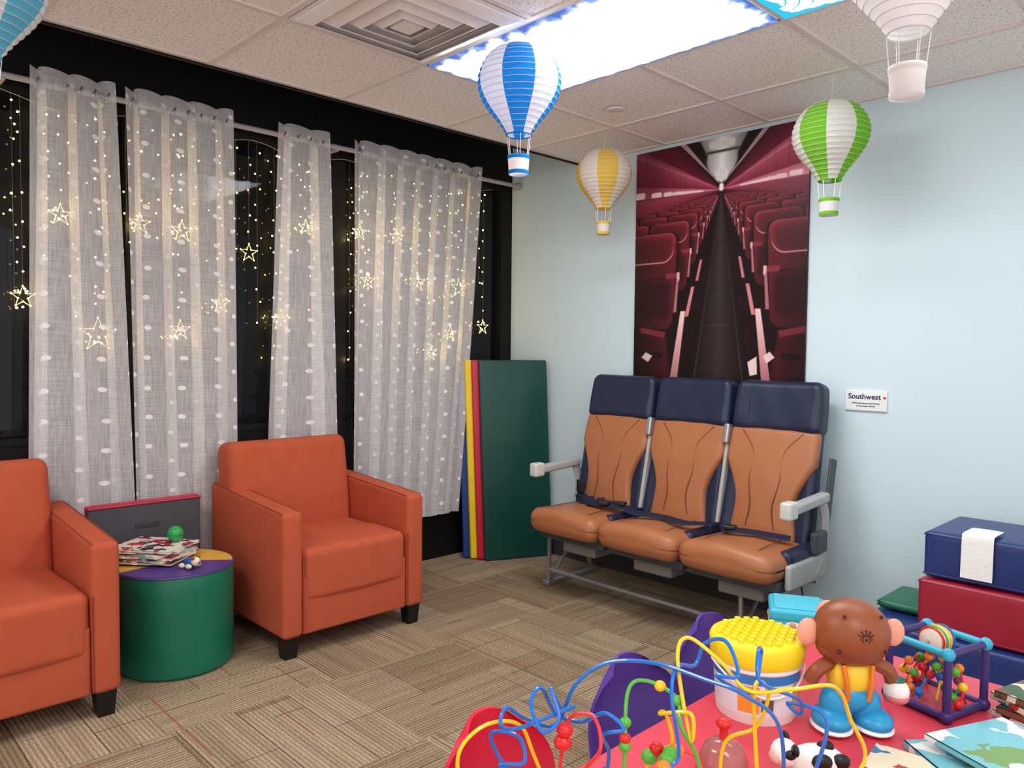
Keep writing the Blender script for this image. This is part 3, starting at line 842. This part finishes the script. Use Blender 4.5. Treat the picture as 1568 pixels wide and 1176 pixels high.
# ---------------------------------------------------------------- airliner seat row
LTH = M('tan_leather', (170, 106, 68), 0.42, 0.45, var=0.05, vscale=10, bump=0.22, bscale=12)
NVY = M('navy_leather', (28, 36, 62), 0.42, 0.45, bump=0.2, bscale=15)
STI = M('tan_seam', (116, 68, 42), 0.6)
BELT = M('navy_webbing', (20, 28, 56), 0.7)
DKG = M('dark_grey_plastic', (70, 72, 78), 0.5)
b = B('airplane_seat_row')
X0 = 0.81; SW = 0.467
for i in range(3):
    cx = X0 + SW * (i + .5)
    def cush(x, y, z):
        fy = (0.24 - y) / 0.48
        z2 = z + 0.02 * fy + 0.010 * cos(x * 2 * pi / 0.46) * (1 if z > 0 else 0)
        if z > 0: z2 += 0.0015 * sin(x * 38 + y * 30) * cos(y * 22)
        return (x, y - (0.012 * (1 - (x / .23) ** 2) if y < -0.15 else 0), z2)
    b.add(rbox(SW - 0.008, 0.48, 0.135, 0.055, 10, 5, deform=cush), LTH, T(cx, -0.455, 0.385))
    for e in (-1, 1):
        b.add(tube(spline([(cx + e * .10, -0.25, 0.466), (cx + e * .125, -0.45, 0.470), (cx + e * .135, -0.62, 0.466), (cx + e * .137, -0.695, 0.42)], 4), 0.0022, 5), STI)
    b.add(rbox(0.065, 0.36, 0.105, 0.030, 4), NVY, T(cx + SW / 2 - 0.036 + (0.014 if i == 2 else 0), -0.37, 0.412))
    b.add(rbox(SW - 0.03, 0.36, 0.05, 0.01, 2), DKG, T(cx, -0.42, 0.315))
    b.add(rbox(0.22, 0.20, 0.07, 0.01, 2), M('vest_pouch', (120, 116, 112), 0.3), T(cx + 0.02, -0.46, 0.262))
    bx = 0.82 + 0.4575 * i + 0.225
    Tb = T(bx, -0.30, 0.405, rx=radians(-12))
    def shell(x, y, z):
        t = (z + .30) / .60
        return (x * (1.0 + 0.03 * cos(pi * t)), y + 0.030 * (abs(x) / .2) ** 2 * (-1 if y < 0 else 0) * (1 - .6 * t), z)
    b.add(rbox(0.435, 0.08, 0.60, 0.034, 10, 4, deform=shell), NVY, Tb @ T(0, 0.035, 0.30))
    def pan(x, y, z):
        t = max(0, min(1, (z + .26) / .52))
        hw = 0.172 - 0.026 * sin(pi * min(1, t * 1.5)) + 0.046 * min(1, max(0, (t - .35) / .35)) ** 1.2
        yy = y - (0.020 * sin(pi * t) if y < 0 else 0) - (0.014 * cos(x / .2 * pi / 2) * (1 - t) if y < 0 else 0)
        return (x * hw / 0.20, yy, z)
    b.add(rbox(0.40, 0.06, 0.52, 0.026, 14, 4, deform=pan), LTH, Tb @ T(0, -0.002, 0.29))
    for sg in (-1, 1):
        b.add(tube(spline([(sg * .15, -.034, .53), (sg * .075, -.046, .43), (sg * .075, -.056, .30), (sg * .055, -.060, .18), (sg * .07, -.048, .08)], 6), 0.003, 5), STI, Tb)
    def head(x, y, z):
        t = (z + .12) / .24
        return (x * (1 - 0.05 * max(0, t) ** 2), y + (-0.012 * (abs(x) / .2) ** 2 if y < 0 else 0) + .002 * sin(x * 40 + z * 20), z)
    b.add(rbox(0.445, 0.108, 0.250, 0.040, 8, 5, deform=head), NVY, Tb @ T(0, 0.020, 0.652))
    for sg in (-1, 1):
        b.add(tube([(sg * .14, -.040, .54), (sg * .13, -.040, .62), (sg * .135, -.036, .74)], 0.002, 5), BELT, Tb)
for gx_ in (1.273, 1.731):
    Tg = T(gx_, -0.30, 0.405, rx=radians(-12))
    b.add(rbox(0.020, 0.085, 0.52, 0.008), GREY, Tg @ T(0, 0.006, 0.27))
    b.add(rbox(0.030, 0.05, 0.10, 0.01), STEEL, Tg @ T(0, -0.035, 0.50))
    b.add(rbox(0.03, 0.12, 0.05, 0.01), BELT, T(gx_, -0.33, 0.455))
for (ax, sg) in ((0.782, -1), (2.226, 1)):
    b.add(rbox(0.05, 0.36, 0.045, 0.014, 3), GREY, T(ax, -0.42, 0.655, rx=radians(3)))
    b.add(rbox(0.052, 0.075, 0.075, 0.012, 2), M('arm_cap', (204, 202, 196), 0.35), T(ax, -0.585, 0.648))
    b.add(tube(spline([(ax, -0.27, 0.645), (ax, -0.235, 0.56), (ax, -0.25, 0.42), (ax, -0.33, 0.33)], 5), 0.02, 8, flat=(0.03, 0.014), up=(1, 0, 0)), GREY)
    Tg = T(ax - sg * 0.008, -0.30, 0.405, rx=radians(-12))
    b.add(rbox(0.014, 0.06, 0.42, 0.006), DKG, Tg @ T(0, 0.06, 0.23))
b.add(rbox(0.03, 0.36, 0.11, 0.02, 3), GREY, T(2.222, -0.40, 0.36)); b.add(rbox(0.02, 0.30, 0.09, 0.015, 3), GREY, T(0.80, -0.38, 0.35))
b.add(rbox(0.035, 0.12, 0.10, 0.015, 3), DKG, T(2.228, -0.30, 0.47))
for yb in (-0.50, -0.24):
    b.add(tube([(0.80, yb, 0.285), (2.20, yb, 0.285)], 0.019, 12), STEEL)
for lx in (0.80, 1.97):
    b.add(tube([(lx, -0.50, 0.285), (lx, -0.50, 0.02)], 0.016, 8, flat=(0.018, 0.012)), STEEL)
    b.add(tube([(lx, -0.24, 0.285), (lx, -0.13, 0.02)], 0.014, 8), STEEL)
    b.add(tube([(lx, -0.48, 0.03), (lx, -0.25, 0.27)], 0.010, 8), STEEL)
    b.add(rbox(0.035, 0.44, 0.022, 0.006), STEEL, T(lx, -0.31, 0.011))
    b.add(rbox(0.05, 0.06, 0.03, 0.008), STEEL, T(lx, -0.505, 0.015))
b.add(tube([(0.80, -0.505, 0.085), (1.97, -0.505, 0.085)], 0.013, 10), STEEL)
def strap(pts): b.add(tube(spline(pts, 6), 0.02, 8, flat=(0.026, 0.003), up=(0, -0.3, 1)), BELT)
strap([(1.00, -0.38, 0.481), (1.06, -0.46, 0.491), (1.16, -0.45, 0.491), (1.26, -0.40, 0.484)])
strap([(1.24, -0.38, 0.489), (1.36, -0.49, 0.492), (1.52, -0.47, 0.491), (1.66, -0.50, 0.492), (1.73, -0.41, 0.484)])
strap([(1.80, -0.36, 0.486), (1.88, -0.45, 0.492), (2.00, -0.43, 0.492), (2.14, -0.39, 0.484)])
strap([(1.06, -0.38, 0.505), (1.10, -0.42, 0.497), (1.22, -0.40, 0.499)])
b.add(tube(spline([(0.93, -0.37, 0.57), (0.925, -0.385, 0.51), (0.97, -0.42, 0.491), (1.04, -0.41, 0.493)], 5), .02, 8, flat=(0.024, 0.003), up=(0, -1, .3)), BELT)
BK = M('buckle', (30, 30, 36), 0.3)
for (x, y) in ((0.93, -0.385), (1.15, -0.46), (1.88, -0.45), (1.21, -0.395)):
    b.add(rbox(0.055, 0.05, 0.018, 0.006), BK, T(x, y, 0.501, rz=.3))
b.add(rbox(0.045, 0.014, 0.07, 0.006), BK, T(0.925, -0.39, 0.555, rz=.2))
b.add(tube(spline([(2.205, -0.42, 0.32), (2.245, -0.46, 0.22), (2.235, -0.42, 0.10), (2.205, -0.40, 0.02)], 6), 0.004, 6), BLK)
b.build((0.012, 0, 0))

# ---------------------------------------------------------------- foam blocks
def fblock(name, x0, x1, y0, y1, z0, z1, mt):
    b = B(name)
    b.add(rbox(x1 - x0, y1 - y0, z1 - z0, 0.016, 8, 3, puff=0.005), mt)
    for z_ in (-(z1 - z0) / 2 + 0.012, (z1 - z0) / 2 - 0.010):
        hx, hy = (x1 - x0) / 2 - .001, (y1 - y0) / 2 - .001
        b.add(tube([(-hx, -hy, z_), (hx, -hy, z_), (hx, hy, z_), (-hx, hy, z_)], 0.003, 5, True), mt)
    return b.build(((x0 + x1) / 2, (y0 + y1) / 2, (z0 + z1) / 2))
RB = M('crimson_vinyl', (156, 22, 48), 0.38, 0.5, bump=0.35, bscale=9)
GB = M('bottle_green_vinyl', (12, 100, 72), 0.4, 0.5, bump=0.2, bscale=9)
fblock('blue_foam_block', 2.53, 3.47, -0.60, -0.14, 0.0, 0.28, NV)
fblock('green_foam_block', 2.54, 2.71, -0.43, -0.16, 0.288, 0.322, GB)
fblock('red_foam_block', 2.735, 3.43, -0.575, -0.15, 0.288, 0.478, RB)
fblock('blue_foam_block', 2.745, 3.41, -0.555, -0.16, 0.485, 0.652, NV)
b = B('paper_towel')
pth = [(0, -0.44, 0.6665), (0, -0.50, 0.667), (0, -0.552, 0.666), (0, -0.565, 0.655), (0, -0.569, 0.60), (0, -0.572, 0.51)]
b.add(tube(spline([(2.922 + p[0], p[1], p[2]) for p in pth], 5), .01, 8, flat=(0.050, 0.002), up=(0, -1, 1)), M('towel_white', (236, 234, 232), 0.9, bump=.2, bscale=80))
b.build()
b = B('fabric_play_cube')
CC = M('cube_cyan_print', (60, 180, 212), .45, var=.12, vscale=20)
b.add(rbox(0.20, 0.20, 0.31, 0.012, 2), CC, T(0, 0, 0.155))
b.add(rbox(0.206, 0.206, 0.045, 0.014, 2), M('cube_lid', (70, 190, 215), 0.5), T(0, 0, 0.325))
b.add(rbox(0.17, 0.17, 0.006, 0.003, 2), M('cube_top', (90, 200, 225), 0.5), T(0, 0, 0.350))
for (fx, fy, rz_) in ((0, -1, 0), (-1, 0, -pi / 2)):
    Tf = T(fx * .101, fy * .101, 0, rz=rz_)
    b.add(sph(.035, 12, 8), M('fig_white', (240, 236, 232)), Tf @ T(-.02, 0, .255, s=(1.2, .08, 1.5)))
    b.add(sph(.03, 12, 8), M('fig_red', (190, 40, 50)), Tf @ T(-0.02, -0.003, 0.27, s=(.6, .1, .7)))
    b.add(sph(.03, 12, 8), M('fig_navy', (40, 50, 120)), Tf @ T(-0.02, -0.003, 0.23, s=(.5, .1, .8)))
    b.add(sph(.012, 12, 8), M('fig_skin', (220, 170, 140)), Tf @ T(-0.02, -0.003, 0.295, s=(1, .3, 1)))
    b.add(rbox(.05, .004, .06, .002), M('fig_orange', (230, 120, 60)), Tf @ T(0.06, -0.001, 0.22))
b.build((2.385, -0.80, 0), 0.5)

# ---------------------------------------------------------------- paper lantern balloons
def paper(name, c):
    if name in MC: return MC[name]
    m, nt, out = newmat(name); L = nt.links
    tc = nt.nodes.new('ShaderNodeTexCoord'); nz = N(nt, 'ShaderNodeTexNoise', i_Scale=30.0); L.new(tc.outputs['Object'], nz.inputs['Vector'])
    c = rgb(*c); lo = tuple(x * .9 for x in c[:3]) + (1,)
    mc = mixc(nt, nz.outputs[0], lo, c)
    d = nt.nodes.new('ShaderNodeBsdfDiffuse'); t = nt.nodes.new('ShaderNodeBsdfTranslucent')
    L.new(mc, d.inputs[0]); L.new(mc, t.inputs[0])
    mx = nt.nodes.new('ShaderNodeMixShader'); mx.inputs[0].default_value = 0.4
    L.new(d.outputs[0], mx.inputs[1]); L.new(t.outputs[0], mx.inputs[2]); L.new(mx.outputs[0], out.inputs[0])
    MC[name] = m; return m
PW = paper('paper_white', (246, 240, 238)); STR = M('cotton_string', (235, 232, 228), .8)
def lantern(x, y, ztop, col, a0=0.0, R=0.15, zs=2.437):
    b = B('hot_air_balloon_lantern')
    prof = [(.030, 0), (.072, -.008), (.108, -.030), (.132, -.062), (.147, -.10), (.150, -.132), (.144, -.165), (.128, -.198), (.105, -.230), (.080, -.260), (.060, -.288), (.045, -.312)]
    sp = spline([(p[0], 0, p[1]) for p in prof], 8)
    ln = [0]
    for i in range(1, len(sp)): ln.append(ln[-1] + (sp[i] - sp[i - 1]).length)
    ribs = 19; sub = 4; pts = []
    for k in range(ribs * sub + 1):
        t = ln[-1] * k / (ribs * sub)
        i = 1
        while i < len(ln) - 1 and ln[i] < t: i += 1
        f = (t - ln[i - 1]) / (ln[i] - ln[i - 1]); q = sp[i - 1].lerp(sp[i], f)
        pin = 0.0028 * sin(pi * (k % sub) / sub)
        pts.append(((q.x - pin) * R / .15, q.z * R / .15))
    seg = 64; V, F = lathe(pts, seg, a0, False, False)
    g = seg // 8
    fc = [f for i, f in enumerate(F) if ((i % seg) // g) % 2 == 0]; fw = [f for i, f in enumerate(F) if ((i % seg) // g) % 2 == 1]
    b.add((V, fc), col); b.add((V, fw), PW)
    for k in range(0, ribs + 1):
        r_, z_ = pts[k * sub]
        b.add(ring(r_ + .0005, z_, .0009, 40), M('rib_pink', (215, 196, 194)))
    s = R / .15
    rn = pts[-1][0]
    b.add(ring(rn, pts[-1][1], .0025, 24), col)
    for k in range(6):
        a = 2 * pi * k / 6 + .4
        b.add(tube([(rn * cos(a), rn * sin(a), pts[-1][1]), (.037 * s * cos(a), .037 * s * sin(a), -.392 * s)], 0.0013, 5), STR)
    b.add(lathe([(.032 * s, -.452 * s), (.035 * s, -.450 * s), (.039 * s, -.388 * s), (.036 * s, -.388 * s), (.031 * s, -.445 * s)], 28, 0, True, False), PW)
    for zz in (-.390, -.444):
        rr2 = (.0395 if zz > -.42 else .0362) * s
        b.add(lathe([(rr2, (zz - .008) * s), (rr2 + .001, zz * s), (rr2, (zz + .006) * s)], 28, 0, False, False), col)
    b.add(tube([(-.03 * s, 0, 0), (0, 0, .004), (.03 * s, 0, 0)], .001, 4), STR)
    if zs > ztop + .006: b.add(tube([(0, 0, .004), (0, 0, zs - ztop)], .0008, 4), STR)
    b.build((x, y, ztop))
lantern(1.700, -1.64, 2.382, paper('paper_blue', (40, 140, 215)), radians(-68), .15, 2.425)
lantern(1.054, -0.368, 2.368, paper('paper_yellow', (248, 212, 96)), radians(-65), .148)
lantern(2.305, -0.44, 2.325, paper('paper_green', (130, 205, 56)), radians(-28), .152)
lantern(3.00, -1.60, 2.41, PW, 0.1, .162, 2.415)
lantern(1.31, -3.19, 2.36, paper('paper_cyan', (110, 195, 225)), 0.3, .155)

# ---------------------------------------------------------------- kids table & chairs
TT = 0.56
RT = M('red_laminate', (218, 68, 86), 0.35, 0.4, var=0.02)
b = B('kids_activity_table')
b.add(rbox(1.20, 1.35, 0.028, 0.012, 2), RT, T(3.42, -2.295, TT - 0.014))
b.add(box(2.90, 3.97, -2.92, -1.67, TT - 0.07, TT - 0.028), M('table_apron', (60, 60, 66), .5))
for (x, y) in ((2.95, -2.87), (2.95, -1.72), (3.94, -2.87), (3.94, -1.72)):
    b.add(cyl(0.022, 0, TT - 0.03, 16), STEEL, T(x, y, 0))
b.build()
def kchair(x, y, mt, rz=0.0):
    b = B('kids_chair')
    b.add(rbox(0.25, 0.27, 0.018, 0.008, 6, 2, deform=lambda x, y, z: (x, y, z - 0.012 * (1 - (x / .125) ** 2) * (1 - (y / .135) ** 2))), mt, T(0.135, 0, 0.29))
    V = []; F = []; n, k = 14, 12
    for side in (0, 1):
        for i in range(n + 1):
            for j in range(k + 1):
                s = -1 + 2 * i / n; t = j / k
                hw = 0.14 * (1 if t < .55 else sqrt(max(0.0, 1 - ((t - .55) / .45) ** 2 * .80)))
                yv = s * hw; xv = -0.045 * t + 0.035 * s * s + (0.010 if side else 0)
                V.append((xv, yv, 0.325 + 0.277 * t - 0.025 * abs(s) ** 3 * t))
    m_ = (n + 1) * (k + 1)
    for i in range(n):
        for j in range(k):
            a = i * (k + 1) + j
            F.append((a, a + k + 1, a + k + 2, a + 1)[::-1]); F.append((m_ + a, m_ + a + k + 1, m_ + a + k + 2, m_ + a + 1))
    for i in range(n):
        for j in (0, k):
            a = i * (k + 1) + j; F.append((a, a + k + 1, m_ + a + k + 1, m_ + a))
    for j in range(k):
        for i in (0, n):
            a = i * (k + 1) + j; F.append((a, a + 1, m_ + a + 1, m_ + a))
    b.add((V, F), mt)
    for sy in (-1, 1):
        b.add(tube([(-0.0, sy * .12, 0.45), (0.01, sy * .13, 0.30), (-0.03, sy * .15, 0.0)], 0.009, 8), STEEL)
        b.add(tube([(0.23, sy * .12, 0.285), (0.26, sy * .14, 0.0)], 0.009, 8), STEEL)
    b.build((x, y, 0), rz)
PC = M('purple_plastic', (84, 54, 142), 0.35); RC = M('red_plastic', (218, 34, 62), 0.35)
kchair(2.665, -2.20, PC, -.20); kchair(2.645, -1.82, PC, -0.35); kchair(2.65, -2.62, RC, -.1)

b = B('toy_bucket')
LB = M('label_blue', (50, 120, 190), .4); LW = M('bucket_white', (238, 236, 232), .35); LY = M('lid_yellow', (246, 220, 30), .35)
zk = T(s=(1.0, 1.0, .90))
b.add(lathe([(.078, 0), (.080, .004), (.086, .115), (.090, .118), (.090, .135)], 40), LW, zk)
b.add(lathe([(.0815, .022), (.0858, .092)], 40, 0, False, False), M('label_white', (225, 228, 232), .4), zk)
b.add(lathe([(.0864, .094), (.0872, .114)], 40, 0, False, False), LB, zk)
for a0 in (-2.3, -0.9):
    v = []; n = 8
    for k in range(n + 1):
        a = a0 + .5 * k / n
        v += [(.083 * cos(a), .083 * sin(a), .03), (.0868 * cos(a), .0868 * sin(a), .09)]
    b.add((v, [(2 * k, 2 * k + 2, 2 * k + 3, 2 * k + 1) for k in range(n)]), M('label_orange', (240, 150, 50), .4), zk)
v = []; n = 6
for k in range(n + 1):
    a = -1.75 + .28 * k / n; v += [(.0835 * cos(a), .0835 * sin(a), .035), (.0855 * cos(a), .0855 * sin(a), .062)]
b.add((v, [(2 * k, 2 * k + 2, 2 * k + 3, 2 * k + 1) for k in range(n)]), M('barcode', (90, 90, 95), .5), zk)
b.add(lathe([(.092, .128), (.094, .132), (.096, .168), (.092, .176), (.086, .179)], 40), LY, zk)
for i in range(-4, 5):
    for j in range(-4, 5):
        x, y = i * .0195 + (j % 2) * .009, j * .018
        if x * x + y * y < .079 ** 2: b.add(cyl(.0068, .178, .187, 12, .002), LY, zk @ T(x, y, 0))
b.add(tube([(.093 * cos(a), .093 * sin(a), .108 - .045 * sin(a - pi) ** 2) for a in [pi + pi * k / 16 for k in range(17)]], .0022, 6), LW)
b.build((2.93, -2.14, TT), CR)

# monkey toy (its back is towards the near side of the table)
b = B('toy_monkey')
MB = M('monkey_brown', (142, 76, 42), .4); MP = M('monkey_pink', (236, 164, 138), .4); MY = M('monkey_yellow', (244, 206, 54), .4); MBL = M('monkey_blue', (40, 150, 200), .35)
DKB = M('speaker_dark', (70, 34, 20), .6)
b.add(sph(.073, 32, 20), MB, T(0, 0, .192, s=(1.0, .92, .88)))
b.add(sph(.060, 24, 14), MB, T(0, 0, .163, s=(1.12, .9, .60)))
for sg in (-1, 1):
    b.add(sph(.025, 18, 12), MP, T(sg * .085, .002, .190, s=(.85, .45, 1.1))); b.add(sph(.026, 18, 12), MB, T(sg * .076, .010, .192, s=(.8, .5, .9)))
    b.add(sph(.022, 14, 10), MP, T(sg * .026, .055, .212, s=(1, .5, 1.1))); b.add(sph(.006, 8, 6), BLK, T(sg * .024, .067, .215))
    b.add(sph(.032, 18, 12), MBL, T(sg * .026, -.004, .050, s=(1.05, 1.0, 1.2)))
    b.add(sph(.034, 18, 12), MBL, T(sg * .040, -.014, .024, s=(1.08, 1.40, .68)))
    b.add(sph(.034, 18, 12), LW, T(sg * .040, -.014, .011, s=(1.14, 1.45, .30)))
    b.add(tube(spline([(sg * .030, 0, .135), (sg * .066, -.012, .122), (sg * .082, -.006, .094)], 5), .014, 8), MB)
    b.add(tube(spline([(sg * .028, -.034, .138), (sg * .024, -.042, .105), (sg * .02, -.038, .07)], 5), .005, 6), M('strap_orange', (225, 120, 30), .5))
b.add(sph(.035, 16, 10), MP, T(0, .058, .180, s=(1, .5, .7)))
b.add(sph(.044, 20, 14), MY, T(0, 0, .108, s=(1.05, .9, 1.1)))
b.add(sph(.048, 20, 14), MBL, T(0, 0, .068, s=(1.0, .9, .7)))
b.add(sph(.024, 16, 10), LW, T(.088, -.010, .078)); b.add(sph(.022, 16, 10), M('ball_pink', (225, 120, 120), .4), T(.088, -.010, .068, s=(1.1, 1.1, .7)))
b.add(sph(.012, 12, 8), GRN, T(.088, -.010, .100, s=(1.4, 1.2, .6)))
for k in range(12):
    a = 2 * pi * k / 12
    for r_ in (.008, .012, .016):
        b.add(sph(.0020, 6, 5), DKB, T(r_ * cos(a), -.0668 + .0035 * (r_ / .016) ** 2, .200 + r_ * sin(a), s=(1, .6, 1)))
b.add(sph(.003, 6, 5), DKB, T(0, -.067, .2))
for (x, z_) in ((-.035, .238), (.035, .238), (-.045, .17), (.045, .17)): b.add(sph(.004, 8, 6), DKB, T(x, -.049 if z_ > .2 else -.052, z_))
b.build((3.095, -2.075, TT), CR)

# bead cube
b = B('bead_activity_cube')
PD = M('cube_purple', (60, 46, 110), .4); CY = M('cube_cyan', (50, 170, 200), .35)
cols = [M('bead_red', (220, 40, 40), .3), M('bead_green', (90, 180, 60), .3), M('bead_yellow', (250, 205, 40), .3), M('bead_blue', (30, 110, 200), .3), M('bead_orange', (240, 130, 40), .3)]
h = .064
for a in (-h, h):
    for c in (-h, h):
        for (p, q, mt) in (((-h, a, c + h + .012), (h, a, c + h + .012), PD), ((a, -h, c + h + .012), (a, h, c + h + .012), CY if c > 0 else PD), ((a, c, .012), (a, c, 2 * h + .012), PD)):
            b.add(tube([p, q], .008, 10), mt)
for a in (-h, h):
    for c in (-h, h):
        for z_ in (.013, 2 * h + .012): b.add(sph(.0135, 14, 10), CY if z_ > .1 else PD, T(a, c, z_))
b.add(tube([(-h, 0, 2 * h + .012), (h, 0, 2 * h + .012)], .004, 8), STEEL)
b.add(lathe([(.008, -.03), (.024, -.024), (.027, 0), (.024, .024), (.008, .03)], 20), M('roller', (240, 220, 200), .3), T(0, 0, 2 * h + .012, ry=pi / 2))
for k, xx in enumerate((-.018, -.006, .006, .018)):
    b.add(tube([(xx, .0275 * cos(a), 2 * h + .012 + .0275 * sin(a)) for a in [2 * pi * i / 20 for i in range(20)]], .0025, 5, True), cols[k])
rnd = random.Random(3)
for w_ in range(6):
    x0 = -h + 2 * h * rnd.random(); y0 = -h + 2 * h * (w_ / 5)
    pth = spline([(x0 * .8, y0 * .9, .016), (x0 * .3 + .03 * sin(w_), y0, .05), (-x0 * .6, y0 * .6, .085), (x0 * .2, y0 * .7, .06 + .05 * rnd.random()), (-x0 * .7, y0 * .8, .016)], 8)
    b.add(tube(pth, .0025, 6), cols[w_ % 5])
    for q in range(4): b.add(sph(.0095, 12, 8), cols[(w_ + q * 2) % 5], T(*pth[3 + q * 7]))
b.add(box(-h, h, -h, h, .006, .012), M('cube_base', (200, 60, 80), .4))
b.build((3.18, -1.84, TT), CR + 0.5)

b = B('board_books')
z_ = 0
for (sx, sy, sz, c, x, y, r) in ((.22, .17, .014, C3, .02, 0, .1), (.15, .15, .012, C4, -.14, -.04, .9), (.20, .16, .010, C3, .05, .01, .35)):
    book(b, sx, sy, sz, c, T(x, y, z_ if x > -.1 else 0, rz=r)); z_ += sz + .001
b.build((3.32, -2.06, TT), CR)
b = B('board_book_stack'); z_ = 0
for (c, r) in ((C1, .1), (C2, .3), (C4, -.1), (C2, .2)): book(b, .15, .12, .013, c, T(0, 0, z_, rz=r)); z_ += .0145
b.build((3.36, -1.76, TT), CR + .3)
b = B('push_spinner_toy')
b.add(lathe([(.045, 0), (.048, .006), (.046, .014)], 28), cols[0])
b.add(lathe([(.043, .014), (.042, .035), (.034, .055), (.020, .066), (.010, .069)], 28, 0, False, True), M('clear_pink', (225, 150, 150), .1, trans=.6))
b.add(cyl(.007, .066, .09, 12), cols[0]); b.add(sph(.014, 16, 10), cols[0], T(0, 0, .096, s=(1, 1, .7)))
b.build((3.02, -2.42, TT))
b = B('toy_cow')
b.add(sph(.034, 18, 12), LW, T(0, 0, .032, s=(1.5, .9, .9))); b.add(sph(.024, 16, 10), LW, T(-.055, 0, .048)); b.add(sph(.015, 12, 8), M('muzzle_pink', (225, 160, 150), .5), T(-.072, -.004, .042, s=(.8, 1.1, .8)))
for (x, y, z2, r_) in ((-.052, -.02, .054, .011), (.0, -.026, .045, .018), (.035, -.018, .042, .017), (-.05, .018, .058, .012), (.015, .0, .058, .016)): b.add(sph(r_, 12, 8), BLK, T(x, y, z2, s=(1, .6, .8)))
for sg in (-1, 1):
    b.add(sph(.010, 10, 8), BLK, T(-.045, sg * .024, .064, s=(.6, 1.2, 1)))
    for x in (-.028, .032): b.add(tube([(x, sg * .018, .03), (x, sg * .02, .0)], .009, 8), LW)
b.build((3.135, -2.31, TT), CR)

# ---------------------------------------------------------------- bead maze
b = B('bead_maze')
b.add(rbox(.44, .24, .022, .011, 4), M('maple_base', (205, 160, 105), .4, bump=.1), T(0, 0, .011))
W_B = M('wire_blue', (20, 110, 200), .25, coat=.5); W_Y = M('wire_yellow', (248, 205, 30), .25, coat=.5); W_G = M('wire_green', (80, 185, 70), .25, coat=.5); W_R = M('wire_red', (225, 50, 60), .25, coat=.5)
S_ = 0.00096
def L2(x, y, f=0.0):
    return ((x - 1023) * S_, f, max(.02, 1.284 - (y - 538) * S_ - TT))
def wire(pts, mt, beads=()):
    pth = spline([L2(*p) for p in pts], 9)
    b.add(tube(pth, .0030, 8), mt)
    for (t, mt2, r_) in beads:
        q = pth[int(t * (len(pth) - 1))]; b.add(sph(r_, 14, 10), mt2, T(q.x, q.y, q.z, s=(1, 1, .9)))
wire([(930, 1290, .03), (945, 1170, .03), (930, 1120, .0), (960, 1100, -.02), (935, 1090, .01), (900, 1120, .04), (860, 1110, .05), (835, 1060, .03), (818, 1070, .0), (835, 1105, -.02), (862, 1095, .0),
      (850, 1060, .03), (870, 1105, .05), (885, 1090, .03), (800, 1110, .0), (772, 1095, -.02), (780, 1078, .0), (810, 1110, .03), (860, 1130, .05), (890, 1060, .04), (940, 1018, .03), (1010, 1005, .0), (1080, 1020, -.02), (1140, 1040, -.03), (1200, 1100, -.02), (1215, 1290, 0)], W_B,
     ((.03, cols[3], .011),))
wire([(830, 1290, .0), (735, 1230, -.02), (708, 1176, -.02), (712, 1130, -.02), (750, 1105, 0), (800, 1120, .03), (825, 1176, .04), (860, 1290, .05)], W_Y)
wire([(840, 1290, .04), (775, 1190, .04), (756, 1140, .04), (800, 1135, .02), (808, 1165, .0), (770, 1170, .0), (830, 1200, 0), (880, 1290, .02)], W_B)
wire([(860, 1290, .02), (868, 1160, .02), (880, 1105, .02), (915, 1090, .0), (925, 1130, -.02), (900, 1180, -.01), (905, 1290, .0)], W_R, ((.22, cols[0], .014), (.26, cols[0], .013)))
wire([(960, 1290, 0), (965, 1150, 0), (972, 1060, .02), (1000, 1042, .02), (1045, 1060, .0), (1045, 1090, -.03), (1075, 1150, -.02), (1090, 1290, 0)], W_G,
     ((.16, cols[1], .009), (.19, cols[0], .009), (.22, cols[1], .009), (.5, cols[2], .009), (.6, cols[1], .009)))
wire([(1000, 1290, .03), (1010, 1170, .03), (1045, 1150, .03), (1035, 1100, .03), (1020, 1085, .0), (1060, 1070, -.03), (1060, 1110, -.03), (1045, 1000, .0), (1065, 972, .02), (1110, 1000, .0), (1150, 1038, -.02), (1215, 1030, -.03), (1290, 1040, 0), (1325, 1100, .02), (1345, 1180, .02), (1200, 1290, 0)], W_Y,
     ((.07, cols[1], .013), (.09, cols[0], .012)))
wire([(1000, 1290, -.04), (1012, 1160, -.04), (1040, 1130, -.04), (1030, 1040, -.03), (1045, 1010, 0), (1080, 1020, .03), (1095, 985, .03), (1120, 970, .0), (1130, 1010, -.03), (1100, 1015, -.02), (1160, 1050, 0), (1185, 1000, .03), (1170, 985, .0), (1165, 1020, -.03), (1235, 1060, 0), (1245, 1095, .02), (1230, 1080, .03), (1280, 1100, .0), (1230, 1290, .0)], W_B,
     ((.05, cols[1], .012), (.07, cols[4], .012)))
wire([(1130, 1290, .05), (1135, 1160, .05), (1180, 1120, .03), (1195, 1060, .02), (1165, 1050, .0), (1180, 1290, 0)], W_Y, ((.1, cols[0], .012),))
wire([(1020, 1290, 0), (1030, 1165, .0), (1060, 1155, .02), (1090, 1180, .02), (1100, 1290, 0)], W_R, ((.3, cols[1], .013), (.36, cols[1], .013), (.42, cols[4], .012)))
b.build((3.05, -2.65, TT), CR)
